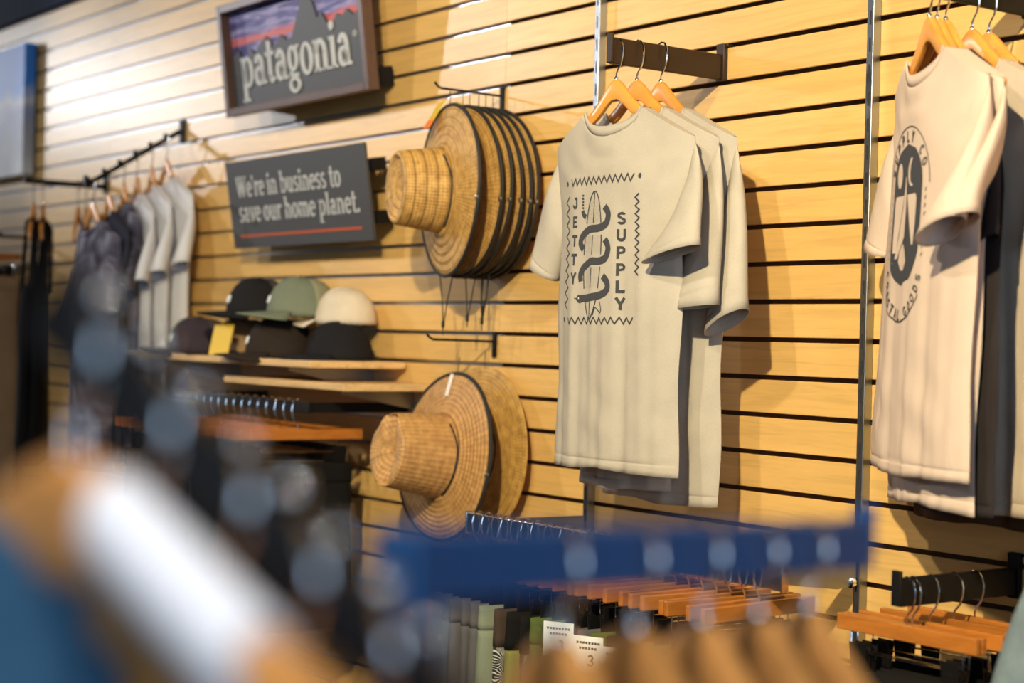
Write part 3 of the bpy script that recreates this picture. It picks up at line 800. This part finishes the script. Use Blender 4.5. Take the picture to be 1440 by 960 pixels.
# ------------------------------------------------------------------ wall signs
def RG(*a, **k): return ring2(*a, **k)
def VS(x, y0, y1, w=.24): return [(Vector((x-w/2, y0)), Vector((x+w/2, y0)), Vector((x+w/2, y1)), Vector((x-w/2, y1)))]
def HS(x0, x1, y, h=.1): return VS((x0+x1)/2, y-h/2, y+h/2, x1-x0)
SER = {   # (advance, quads): bold serif lower case, x-height 1
 'p': (1.12, lambda: VS(.28, -.46, 1) + HS(.04, .60, -.43, .1) + HS(.04, .3, .95, .1) + RG(.58, .5, .46, .52, .23, .12)),
 'b': (1.12, lambda: VS(.28, 0, 1.5) + HS(.04, .3, 1.45, .1) + RG(.58, .5, .46, .52, .23, .12)),
 'h': (1.2, lambda: VS(.26, 0, 1.5) + HS(.02, .28, 1.45, .1) + VS(.88, 0, .62) + RG(.57, .58, .43, .44, .24, .16, 0, 180) + HS(.04, .5, .05) + HS(.66, 1.12, .05)),
 'a': (1.02, lambda: VS(.70, .08, .68) + RG(.46, .66, .36, .36, .24, .16, 0, 165) + RG(.42, .30, .36, .32, .22, .12) + HS(.66, .98, .06, .12)),
 't': (.80, lambda: VS(.36, .12, 1.36) + HS(.04, .74, .94, .13) + RG(.54, .26, .30, .28, .2, .14, 180, 330)),
 'g': (1.05, lambda: RG(.46, .60, .40, .42, .22, .12) + RG(.48, -.24, .44, .26, .18, .11) + VS(.28, .02, .2, .2) + HS(.3, .8, .06, .13) + RG(.88, .86, .18, .16, .12, .1, 40, 220)),
 'o': (1.04, lambda: RG(.50, .5, .48, .53, .24, .12)),
 'n': (1.2, lambda: VS(.26, 0, 1) + HS(.02, .28, .95) + VS(.88, 0, .62) + RG(.57, .58, .43, .44, .24, .16, 0, 180) + HS(.04, .5, .05) + HS(.66, 1.12, .05)),
 'm': (1.75, lambda: VS(.26, 0, 1) + HS(.02, .28, .95) + VS(.85, 0, .62) + VS(1.44, 0, .62) + RG(.56, .58, .41, .44, .24, .16, 0, 180) + RG(1.15, .58, .41, .44, .24, .16, 0, 180) + HS(.04, .5, .05) + HS(.65, 1.07, .05) + HS(1.24, 1.68, .05)),
 'i': (.62, lambda: VS(.30, 0, 1) + HS(.06, .32, .95) + HS(.06, .56, .05) + disc((.30, 1.32), .15, .15)),
 'l': (.62, lambda: VS(.30, 0, 1.5) + HS(.06, .32, 1.45) + HS(.06, .56, .05)),
 'u': (1.18, lambda: VS(.26, .4, 1) + VS(.86, 0, 1) + RG(.55, .42, .41, .44, .24, .16, 180, 360) + HS(.02, .28, .95) + HS(.62, .88, .95) + HS(.84, 1.14, .05)),
 'e': (.98, lambda: RG(.5, .5, .46, .53, .23, .12, 0, 320) + HS(.2, .94, .54, .12)),
 's': (.84, lambda: RG(.42, .74, .34, .29, .19, .14, 30, 275) + RG(.42, .27, .36, .29, .19, .14, -155, 95)),
 'r': (.86, lambda: VS(.28, 0, 1) + HS(.04, .3, .95) + HS(.04, .56, .05) + RG(.62, .66, .34, .36, .2, .18, 30, 180)),
 'v': (1.0, lambda: stroke([(.16, 1), (.52, 0)], .24, 1) + stroke([(.88, 1), (.52, 0)], .13, 1) + HS(0, .36, .95) + HS(.70, 1.04, .95)),
 'W': (1.9, lambda: stroke([(.2, 1.45), (.55, 0)], .26, 2) + stroke([(.92, 1.2), (.55, 0)], .14, 2) + stroke([(.88, 1.45), (1.28, 0)], .26, 2) + stroke([(1.66, 1.45), (1.28, 0)], .14, 2) + HS(0, .44, 1.4) + HS(.68, 1.1, 1.4) + HS(1.46, 1.88, 1.4)),
 "'": (.36, lambda: VS(.16, 1.1, 1.45, .16)), '.': (.42, lambda: disc((.18, .13), .15, .15)), ' ': (.5, lambda: []),
}
def line_text(s, x0, x1, zb, h):
    """text from x0 to x1, baseline zb, x-height h"""
    adv = sum(SER[c][0] for c in s); kx = (x1-x0)/adv; q = []; x = x0
    for c in s:
        for f in SER[c][1](): q.append(tuple(Vector((x+p.x*kx, zb+p.y*h)) for p in f))
        x += SER[c][0]*kx
    return q
# framed mountain sign
tl = math.atan2(.045, .33)
SX, SW, SH = -4.277, .83, .332
t = thing('framed_sign', 'wood-framed grey sign with mountain outline and pale company name', 'sign', (SX, -.085, 2.100), (tl, 0, 0))
fw = .024
fr = MB()
obj('frame', MB().box((-SW/2+fw/2, -.011, SH/2), (fw, .034, SH)).box((SW/2-fw/2, -.011, SH/2), (fw, .034, SH)).box((0, -.011, fw/2), (SW-2*fw, .034, fw)).box((0, -.011, SH-fw/2), (SW-2*fw, .034, fw)), M['frame_wood'], t, smooth=False, bevel=.002)
sk = NT('sunset_print'); tc = sk.n('ShaderNodeTexCoord'); mp = sk.n('ShaderNodeMapping'); sk.l(tc.outputs['Object'], mp.inputs[0])
mp.inputs['Scale'].default_value = (3.5, 1, 34); mp.inputs['Rotation'].default_value = (0, R_(6), 0)
nz = sk.n('ShaderNodeTexNoise', i_Scale=1.3, i_Detail=3., i_Distortion=.5); sk.l(mp.outputs[0], nz.inputs['Vector'])
r1_ = sk.ramp(nz.outputs[0], [(.36, (.045, .04, .15, 1)), (.48, (.12, .11, .30, 1)), (.56, (.34, .30, .50, 1)), (.64, (.07, .06, .2, 1))])
sx = sk.n('ShaderNodeSeparateXYZ'); sk.l(tc.outputs['Object'], sx.inputs[0])
ml = sk.n('ShaderNodeMath', operation='MULTIPLY_ADD', i_1=-.02, i_2=0.); sk.l(sx.outputs['X'], ml.inputs[0])
n2 = sk.n('ShaderNodeTexNoise', i_Scale=5., i_Detail=3.); sk.l(tc.outputs['Object'], n2.inputs['Vector'])
ad = sk.n('ShaderNodeMath', operation='MULTIPLY_ADD', i_1=.05); sk.l(n2.outputs[0], ad.inputs[0]); sk.l(sx.outputs['Z'], ad.inputs[2])
mr = sk.n('ShaderNodeMapRange', i_1=.228, i_2=.262, i_3=0., i_4=1.); sk.l(ad.outputs[0], mr.inputs[0])
bp = sk.ramp(mr.outputs[0], [(0., (0, 0, 0, 1)), (.3, (1, 1, 1, 1)), (.62, (.7, .7, .7, 1)), (1., (0, 0, 0, 1))])
mx = mix2(sk, bp.outputs[0], (0, 0, 0, 1), (.62, .13, .10, 1)); sk.l(r1_.outputs[0], mx.inputs[6]); sk.l(mx.outputs[2], sk.b.inputs['Base Color']); sk.set(Roughness=.6)
obj('sky_panel', MB().box((0, .006, SH/2), (SW-2*fw+.004, .004, SH-2*fw+.004)), sk.m, t)
mt = [(-.389, .026), (.389, .026), (.389, .196), (.36, .222), (.335, .206), (.30, .228), (.275, .212), (.245, .222), (.222, .196), (.19, .205), (.165, .236), (.14, .222), (.12, .27), (.085, .325), (.06, .318), (.045, .262), (.02, .232), (-.01, .192), (-.04, .186), (-.075, .206), (-.10, .186), (-.135, .18), (-.165, .212), (-.20, .196), (-.235, .168), (-.262, .188), (-.29, .152), (-.32, .168), (-.345, .196), (-.365, .176), (-.389, .158)]
mt = [(x, min(z, .302)) for x, z in mt]
mn = obj('mountain_cutout', MB().prism(mt, -.006, .003), M['sign_grey'], t, smooth=False)
obj('lettering', slab(line_text('patagonia', -.325, .312, .078, .088), -.0105, -.006), M['sign_letter'], t, smooth=False)
obj('trademark_dot', slab(ring2(.335, .158, .008, .008, .0025, .0025, n=12), -.0085, -.006), M['sign_letter'], t)
for x in (-.36, .36): obj('sign_bracket', MB().box((x, .045, .04), (.02, .07, .05)), M['black_metal'], t)
# slogan board
t = thing('slogan_board', 'charcoal board with two lines of pale lettering over a red rule', 'sign', (-4.275, -.075, 1.702), (math.atan2(.041, .258), 0, 0))
SW2, SH2 = .805, .260
obj('board', MB().box((0, 0, SH2/2), (SW2, .010, SH2)), M['sign_grey'], t, bevel=.001)
qt = line_text("We're in business to", -.345, .268, .152, .042) + line_text('save our home planet.', -.345, .352, .078, .042)
obj('lettering', slab(qt, -.0062, -.005), M['sign_letter'], t, smooth=False)
obj('rule', MB().box((.0, -.0056, .036), (.70, .001, .008)), M['rust'], t)
for x, z in ((.415, .20), (.41, .06)): obj('sign_bracket', MB().box((x-.025, .032, z), (.04, .045, .035)), M['black_metal'], t)
# landscape canvas at the far left
pic = NT('landscape_print'); tc = pic.n('ShaderNodeTexCoord'); sx = pic.n('ShaderNodeSeparateXYZ'); pic.l(tc.outputs['Object'], sx.inputs[0])
nz = pic.n('ShaderNodeTexNoise', i_Scale=6., i_Detail=8.); pic.l(tc.outputs['Object'], nz.inputs['Vector'])
ad = pic.n('ShaderNodeMath', operation='MULTIPLY_ADD', i_1=.25); pic.l(nz.outputs[0], ad.inputs[0]); pic.l(sx.outputs['Z'], ad.inputs[2])
rr = pic.ramp(ad.outputs[0], [(.14, (.75, .75, .75, 1)), (.26, (.45, .47, .52, 1)), (.34, (.36, .40, .62, 1)), (.41, (.8, .82, .85, 1)), (.47, (.05, .30, .95, 1))])
pic.l(rr.outputs[0], pic.b.inputs['Base Color']); pic.set(Roughness=.5)
t = thing('landscape_canvas', 'landscape canvas with blue sky above the strappy black garments', 'picture', (-7.0, -.03, 2.05))
obj('canvas', MB().box((0, 0, .26), (.84, .045, .52)), pic.m, t, bevel=.002)
for x in (-.3, .3): obj('sign_bracket', MB().box((x, .026, .5), (.03, .012, .03)), M['black_metal'], t)

# ------------------------------------------------------------------ shelf with caps
t = thing('wall_shelf', 'birch wall shelf with baseball caps on it', 'shelf', (-4.32, 0, 1.372))
obj('shelf_board', MB().box((-.07, -.155, 0), (1.16, .29, .018)), M['shelf_wood'], t, bevel=.002)
for x in (-.45, .33): obj('shelf_bracket', MB().prism([(0, -.01), (0, -.075), (.03, -.07), (.26, -.02), (.26, -.01)], -.002, .002), M['zinc'], t, (x, -.002, 0), (0, 0, R_(-90)))
t = thing('wall_shelf', 'second birch shelf tucked under the cap shelf', 'shelf', (-3.98, 0, 1.318))
obj('shelf_board', MB().box((-.02, -.145, 0), (.66, .27, .018)), M['shelf_wood'], t, bevel=.002)
obj('shelf_bracket', MB().prism([(0, -.01), (0, -.06), (.03, -.055), (.22, -.02), (.22, -.01)], -.002, .002), M['zinc'], t, (.20, -.002, 0), (0, 0, R_(-90)))
def cap(label, loc, yaw, mat, bmat=None, tilt=(0, 0), patch=None, mesh=None, s=1.):
    t = thing('baseball_cap', label, 'cap', loc, (tilt[0], tilt[1], yaw))
    b = MB(); rows = []; n = 36
    for i in range(13):
        f = i/12*1.5708
        r = .088*max(0, math.cos(f))**.72; z = .105*math.sin(f)
        rows.append([(max(r, .001)*math.cos(2*math.pi*k/n)*1.02*s, max(r, .001)*math.sin(2*math.pi*k/n)*1.1*s, z*s*(1+.05*(math.sin(2*math.pi*k/n) < -.3))) for k in range(n)])
    b.grid(rows, True); obj('crown', b, mat, t, solid=.002)
    if mesh:
        m = MB(); rows = []
        for i in range(9):
            f = (.12+i/8*.75)*1.5708; r = .0905*math.cos(f)**.72; z = .1065*math.sin(f)
            rows.append([(r*math.cos(a)*1.02*s, r*math.sin(a)*1.1*s, z*s) for a in [R_(20+140*k/16) for k in range(17)]])
        m.grid(rows); obj('mesh_panel', m, mesh, t, solid=.001)
    br = MB(); rows = []
    for i in range(7):
        g = i/6; row = []
        for k in range(15):
            a = R_(-160+140*k/14); r = (.094 + g*.070*max(0, math.sin(-a))**.6)
            row.append((r*math.cos(a)*1.0*s, r*math.sin(a)*1.1*s, (.004 - .018*(math.cos(a))**2*g - .006*g)*s+.018*s*(1 if g else 1)-.012*s))
        rows.append(row)
    br.grid(rows); obj('brim', br, bmat or mat, t, solid=.004)
    obj('button', MB().lathe([(.001, .004), (.006, .003), (.008, 0)], 10), bmat or mat, t, (0, 0, .105*s))
    if patch:
        p = MB(); rows = []
        for i in range(4):
            f = (.32+.07*i)*1.0; r = .0915*math.cos(f)**.72; z = .105*math.sin(f)*1.05
            rows.append([(r*math.cos(a)*1.02*s, r*math.sin(a)*1.1*s, z*s) for a in [R_(-108+36*k/8) for k in range(9)]])
        p.grid(rows); obj('logo_patch', p, patch, t, solid=.001)
    return t
cz = 1.3835
f_blk = fabric('cap_black', (.015, .014, .016, 1)); f_plum = fabric('cap_plum', (.045, .032, .042, 1)); f_sage = fabric('cap_sage', (.17, .19, .135, 1)); f_teal = fabric('cap_green', (.08, .13, .10, 1))
f_brn = fabric('cap_dark_brown', (.030, .021, .016, 1)); f_crm = fabric('cap_cream', (.66, .56, .44, 1)); f_tan = fabric('cap_tan', (.30, .19, .10, 1))
f_mesh = fabric('cap_mesh', (.06, .045, .04, 1), scale=300); f_msh2 = fabric('cap_mesh_sage', (.26, .25, .16, 1), scale=300)
cap('green cap behind the plum one on the shelf', (-4.87, -.10, cz), R_(-30), f_teal, patch=M['white'])
cap('plum cap with white logo beside the yellow tag', (-4.70, -.17, cz), R_(-25), f_plum, f_plum, patch=M['white'], mesh=f_mesh)
cap('black cap with white logo stacked on other caps', (-4.40, -.135, cz+.115), R_(-20), f_blk, f_blk, patch=M['white'], mesh=f_mesh)
cap('tan mesh cap under the black one', (-4.50, -.13, cz), R_(-15), f_tan, f_brn, mesh=f_mesh)
cap('dark brown cap with white logo under the sage green cap', (-4.16, -.195, cz), R_(-25), f_brn, f_brn, patch=M['white'])
cap('sage green cap stacked on top of a dark brown cap', (-4.125, -.15, cz+.113), R_(-25), f_sage, f_sage, patch=M['white'], mesh=f_msh2)
cap('plain dark brown cap beside the black one under the cream cap', (-4.03, -.10, cz), R_(-20), f_brn, s=.88)
cap('black cap under the cream cap', (-3.95, -.13, cz), R_(-20), f_blk, s=.92)
cap('cream mesh cap stacked above the black end cap', (-4.0, -.085, cz+.095), R_(-80), f_crm, f_crm, s=.9)
t = thing('swing_tag', 'yellow swing tag propped between the caps', 'tag', (-4.385, -.272, cz), (R_(-14), 0, R_(12)))
obj('card', MB().box((0, 0, .044), (.085, .0015, .088)), M['tag_yellow'], t)

# rail below the shelf with clip hangers and dark shorts
t = thing('hang_rail', 'dark hang rail under the cap shelf', 'rail', (-4.22, -.30, 1.262))
obj('rail_bar', MB().box((0, 0, 0), (.84, .012, .028)), M['black_metal'], t, bevel=.002)
for x in (.405, -.38): obj('support_arm', MB().box((x, .153, 0), (.014, .292, .026)), M['black_metal'], t)
x = -4.57; i = 0
while x < -3.85:
    yw = R_(180+rnd.uniform(-4, 4)); clip_hanger('wide wooden clip hanger on the rail under the cap shelf', (x, -.30, 1.190), yw, 'clip hangers under the cap shelf', CH2)
    shorts('dark shorts on the rail under the cap shelf', (x, -.30, 1.115), yw, (c_bk, c_br, c_bk, c_bk)[i % 4], 'dark shorts under the cap shelf', wd=.32+.03*math.sin(i*2.1), thk=.016, H=.40+.03*math.cos(i*1.7), seed=100+i, fold=.010)
    x += .047; i += 1
t = thing('swing_tag', 'tan swing tag hanging on the dark shorts under the shelf', 'tag', (-3.845, -.40, .965), (0, 0, R_(60)))
obj('card', MB().box((0, 0, 0), (.035, .0015, .075)), M['tag_orange'], t)

# ------------------------------------------------------------------ far left: sloping arm with shirts
WX = -5.224
a0, a1 = Vector((0, -.015, 2.108)), Vector((0, -.333, 1.908))
t = thing('waterfall_arm', 'sloping black wall arm with white and dark tie-dye shirts', 'display arm', (WX, 0, 0))
obj('wall_bracket', MB().box((0, -.006, 2.108), (.03, .012, .075)), M['black_metal'], t, bevel=.002)
obj('arm_tube', MB().tube([a0, a1], .0085, 8), M['black_metal'], t)
dirv = (a1-a0)
for i in range(6):
    p = a0 + dirv*(.16+.165*i); obj('stop_knob', MB().lathe([(.004, 0), (.008, .006), (.008, .012), (.003, .016)], 10), M['black_metal'], t, p + Vector((0, 0, .006)))
obj('arm_end', MB().box(a1 + Vector((0, -.004, .012)), (.014, .010, .036)), M['black_metal'], t)
td = NT('tie_dye'); tc = td.n('ShaderNodeTexCoord'); nz = td.n('ShaderNodeTexNoise', i_Scale=7., i_Detail=3., i_Distortion=1.5); td.l(tc.outputs['Object'], nz.inputs['Vector'])
rr = td.ramp(nz.outputs[0], [(.35, (.025, .022, .035, 1)), (.5, (.06, .052, .08, 1)), (.66, (.20, .19, .24, 1))]); td.l(rr.outputs[0], td.b.inputs['Base Color']); td.set(Roughness=.9)
dk = fabric('faded_navy', (.035, .035, .05, 1))
lst = [(.14, 'white T-shirt nearest the wall on the sloping arm', M['white_shirt']), (.30, 'white T-shirt second from the wall on the sloping arm', M['white_shirt']), (.46, 'white T-shirt beside the dark tie-dye ones', M['white_shirt']),
       (.60, 'dark tie-dye T-shirt next to the white ones', td.m), (.76, 'dark faded T-shirt between two tie-dye shirts', dk), (.93, 'dark tie-dye T-shirt at the tip of the sloping arm', td.m)]
hl_ = ['wooden hanger of the white shirt nearest the wall', 'wooden hanger of the second white shirt', 'wooden hanger of the white shirt beside the tie-dye', 'wooden hanger of the tie-dye shirt next to the white ones', 'wooden hanger of the dark faded shirt', 'wooden hanger of the tie-dye shirt at the arm tip']
for i, (f, l, m) in enumerate(lst):
    p = a0 + dirv*f; loc = (WX, p.y, p.z+.012-.079); yw = R_((-8, -14, -16, -16, -12, -5)[i])
    hanger(hl_[i], loc, yw)
    s = Shirt(70+i, L=.80 if m is M['white_shirt'] else .86, D=.034)
    s.build('tshirt', l, m, loc, yw, ((.285, -.345), (.18, -.375), -.02, .03), ((-.29, -.36), (-.215, -.39), .01, .03))
# straight arm with strappy black garments
faceout('faceout_arm', 'straight black wall arm with strappy black garments', -5.859, 1.962, .30, .020, .014, M['black_metal'], .014, .07)
for i, (o, l) in enumerate(((.27, 'wooden hanger of the outer black strappy garment'), (.235, 'wooden hanger of the inner black strappy garment'), (.105, 'bare wooden hanger halfway along the straight black arm'), (.075, 'bare wooden hanger close to the wall on the straight black arm'))):
    hanger(l, (-5.859, -o, 1.888), R_((-28, -26, -30, -27)[i]))
    if i < 2:
        t = thing('strappy_dungarees', ('outer black strappy garment on the straight black arm', 'inner black strappy garment on the straight black arm')[i], 'dungarees', (-5.859, -o, 1.888), (0, 0, R_((-28, -26)[i])))
        b = MB(); rows = []
        for j in range(21):
            f = j/20; z = -.30-.62*f; hw = .12+.05*sstep(0, .3, f)+.02*f; ring = []
            for k in range(28):
                a = 2*math.pi*k/28; ring.append((hw*math.copysign(abs(math.cos(a))**.6, math.cos(a)), .025*math.copysign(abs(math.sin(a))**.7, math.sin(a)) + .006*math.sin(math.cos(a)*14+f*3+i)*f, z))
            rows.append(ring)
        b.grid(rows, True, True); obj('body', b, c_bk, t, solid=.001)
        for sg in (-1, 1): obj('strap', MB().tube([(sg*.10, -.02, -.32), (sg*.092, -.014, -.18), (sg*.085, -.008, zt(.085)-.004), (sg*.085, .006, zt(.085)+.006), (sg*.088, .02, zt(.085)-.02), (sg*.10, .024, -.32)], .008, 6), c_bk, t)
# far rack with beige trousers, small shelf at the frame's edge
t = thing('hang_rail', 'dark rail with beige trousers beyond the strappy garments', 'rail', (-6.95, -.2, 1.80))
obj('rail_bar', MB().tube([(-.5, 0, 0), (.55, 0, 0)], .010, 8), M['black_metal'], t)
for x in (-.4, .4): obj('support_arm', MB().tube([(x, 0, 0), (x, .2, 0)], .007, 8), M['black_metal'], t)
beige = fabric('beige_twill', (.36, .25, .15, 1))
for i in range(7):
    x = -7.25+.115*i
    clip_hanger('wooden clip hanger on the rail of long trousers', (x, -.2, 1.722), R_(rnd.uniform(-6, 6)), 'clip hangers on the far rail')
    shorts('long trousers hanging on the rail beyond the strappy garments', (x, -.2, 1.645), 0, (beige, c_bk, beige, beige, c_br, beige, beige)[i], 'trousers on the far rail', thk=.035, H=.92, seed=200+i)
t = thing('wall_shelf', 'birch shelf with dark folded clothes below the long trousers', 'shelf', (-6.55, 0, .76))
obj('shelf_board', MB().box((.02, -.205, 0), (.70, .38, .03)), M['shelf_wood'], t, bevel=.002)
for i in range(3):
    b = MB(); b.box((0, 0, 0), (.26, .22, .022))
    o = obj('folded_shirt', b, c_bk, None, (-6.72, -.21, .7865+.0225*i), (0, 0, R_(3*i-3)), bevel=.008)
    tag(o, 'black folded shirt in the pile below the long trousers', 'shirt', 'folded black shirts')

# ------------------------------------------------------------------ foreground racks, close to the camera
# black sloping display arm
A0, A1 = Vector((-.598, -2.213, 1.455)), Vector((-.523, -2.111, 1.329)); D_ = A1-A0
t = thing('floor_rack', 'black floor rack with a sloping arm and chrome balls', 'clothes rack', (A0.x, A0.y, 0))
E_ = A0 + D_*2.3
def rel(p): return Vector(p) - Vector((A0.x, A0.y, 0))
ang = math.atan2(D_.y, D_.x); slope = math.atan2(-D_.z, math.hypot(D_.x, D_.y))
mm = (Matrix.Rotation(ang, 3, 'Z') @ Matrix.Rotation(slope, 3, 'Y'))
obj('sloping_arm', MB().box(rel((A0+E_)/2), ((E_-A0).length, .022, .025), mm), M['black_metal'], t, bevel=.002)
obj('end_stop', MB().box(rel(A0) + Vector((0, 0, .006)), (.006, .018, .034), mm), M['black_metal'], t, bevel=.002)
obj('post', MB().box(rel((E_.x, E_.y, E_.z/2)), (.03, .03, E_.z)), M['black_metal'], t)
obj('base_plate', MB().lathe([(.18, 0), (.18, .008), (.02, .014)], 28), M['black_metal'], t, rel((E_.x, E_.y, 0)))
ballm = MB().lathe([(.0046*math.sin(math.pi*k/8)+.0003, -.0046*math.cos(math.pi*k/8)) for k in range(9)], 12).mesh('chrome_ball', M['chrome'])
nrm = Vector((-D_.z*D_.x, -D_.z*D_.y, D_.x*D_.x+D_.y*D_.y)).normalized()
for i in range(8):
    p = A0 + D_*(.04+.135*i)
    obj('chrome_ball', ballm, None, t, rel(p) + nrm*.0165)
denim = fabric('denim_blue', (.045, .115, .19, 1), .25); pale_denim = fabric('pale_denim', (.36, .46, .55, 1), .2); lilac = fabric('pale_lilac', (.66, .63, .72, 1), .05)
fl = ['wooden hanger with white foam on its arm, highest on the black floor rack', 'wooden hanger second down the sloping black floor rack', 'wooden hanger midway down the sloping black floor rack', 'wooden hanger fourth down the sloping black floor rack', 'wooden hanger lowest on the sloping black floor rack']
sl = [None, None, 'blue shirt midway down the sloping black floor rack', 'pale lilac shirt fourth down the sloping black floor rack', 'blue shirt lowest on the sloping black floor rack']
sm_ = [None, None, denim, lilac, denim]
for i in range(5):
    p = A0 + D_*(.05+.21*i); loc = (p.x, p.y, p.z+.012-.056); yw = R_((6, 4, 9, 5, 7)[i])
    h = hanger(fl[i], loc, yw, None, HF)
    if i == 0:
        rows = []
        for j in range(13):
            x = .032+.085*j/12; z = zt2(x)-.0145
            rows.append([(x, bow(x) + .0145*math.cos(2*math.pi*k/14), z + .0185*math.sin(2*math.pi*k/14)) for k in range(14)])
        b = MB(); ids = b.grid(rows, True); b.f.append(tuple(ids[0])); b.f.append(tuple(ids[-1]))
        obj('foam_grip', b, M['foam'], h)['label'] = 'white foam sleeve on the hanger arm'  # added white sleeve stands in for the lamp's glare on the wood
    if sl[i]:
        s = Shirt(300+i, L=.72, D=.014, fold=.003, curl=0, zf=zt2)
        s.build('tshirt', sl[i], sm_[i], loc, yw, ((.285, -.345), (.2, -.375), 0, .012), ((-.285, -.345), (-.2, -.375), 0, .012))
# a denim shirt on its own stand at the frame's edge
C0 = Vector((-.592, -2.20, 1.378)) - .212*R0
t = thing('floor_rack', 'two-post black stand of the blue denim shirt beside the sloping rack', 'clothes rack', (C0.x, C0.y, 0))
for sg in (-1, 1): obj('post', MB().box(Vector((0, 0, .77)) - Fv*.16*sg, (.02, .02, 1.54)), M['black_metal'], t)
obj('cross_bar', MB().box((0, 0, 1.55), (.02, .36, .02), Matrix.Rotation(th, 3, 'Z')), M['black_metal'], t)
hanger('wooden hanger of the blue denim shirt on the two-post black stand', (C0.x, C0.y, 1.484), th)
s = Shirt(361, L=.74, D=.02, fold=.004, curl=0)
s.build('tshirt', 'blue denim shirt beside the foam-covered hanger on a two-post stand', denim, (C0.x, C0.y, 1.484), th, ((.262, -.345), (.19, -.375), 0, .016), ((-.285, -.345), (-.2, -.375), 0, .016))
# navy rack arm
B0, B1 = Vector((-.673, -2.011, 1.342)), Vector((-.821, -1.536, 1.312)); Db = B1-B0
t = thing('floor_rack', 'navy blue floor rack with a flat arm of wooden hangers', 'clothes rack', (B0.x, B0.y, 0))
def relb(p): return Vector(p) - Vector((B0.x, B0.y, 0))
mb_ = (Matrix.Rotation(math.atan2(Db.y, Db.x), 3, 'Z') @ Matrix.Rotation(math.atan2(-Db.z, math.hypot(Db.x, Db.y)), 3, 'Y'))
obj('rack_arm', MB().box(relb((B0+B1)/2), (Db.length, .014, .034), mb_), M['navy_metal'], t, bevel=.002)
obj('end_stop', MB().box(relb(B1) + Vector((0, 0, .005)), (.006, .016, .044), mb_), M['navy_metal'], t, bevel=.002)
obj('post', MB().box(relb((B0.x, B0.y, (B0.z+.018)/2)), (.026, .026, B0.z+.018), mb_ if False else Matrix.Rotation(math.atan2(Db.y, Db.x), 3, 'Z')), M['navy_metal'], t, bevel=.002)
obj('base_plate', MB().lathe([(.2, 0), (.2, .008), (.02, .014)], 28), M['navy_metal'], t, (0, 0, 0))
fl = ['wooden hanger first along the navy rack arm from its post', 'wooden hanger second along the navy rack arm from its post', 'wooden hanger third along the navy rack arm from its post', 'wooden hanger fourth along the navy rack arm from its post', 'wooden hanger last along the navy rack arm from its post']
for i, f in enumerate((.25, .40, .55, .69, .83)):
    p = B0 + Db*f; loc = (p.x, p.y, p.z+.017-.056); yw = R_((-2, 2, -4, 0, -3)[i])
    hanger(fl[i], loc, yw, None, HN)
    if i in (0, 2, 4):
        s = Shirt(320+i, L=.72, D=.018, fold=.004, curl=0)
        s.build('tshirt', ('pale lilac shirt first along the navy rack arm', '', 'pale denim shirt third along the navy rack arm', '', 'pale lilac shirt last along the navy rack arm')[i], pale_denim if i == 2 else lilac, loc, yw,
                ((.285, -.345), (.2, -.375), 0, .016), ((-.285, -.345), (-.2, -.375), 0, .016))
# a rack beyond the frame's edge with one pale blue shirt whose sleeve shows
t = thing('floor_rack', 'black straight floor rack with a pale denim shirt beside the low wall arm', 'clothes rack', (-1.235, -.30, 0))
obj('post', MB().box((0, 0, .70), (.025, .025, 1.40)), M['black_metal'], t)
obj('rack_arm', MB().box((0, -.15, 1.3825), (.013, .33, .03)), M['black_metal'], t, bevel=.002)
obj('base_plate', MB().lathe([(.16, 0), (.16, .008), (.02, .014)], 24), M['black_metal'], t)
hanger('wooden hanger of the pale denim shirt beside the low black arm', (-1.235, -.53, 1.321), R_(-3))
s = Shirt(351, L=.76, D=.035)
s.build('tshirt', 'pale denim shirt on the straight floor rack beside the low black arm', fabric('washed_denim', (.15, .19, .215, 1), .3), (-1.235, -.53, 1.321), R_(-3), ((.285, -.345), (.2, -.375), 0, .03), ((-.255, -.36), (-.16, -.38), -.01, .05))
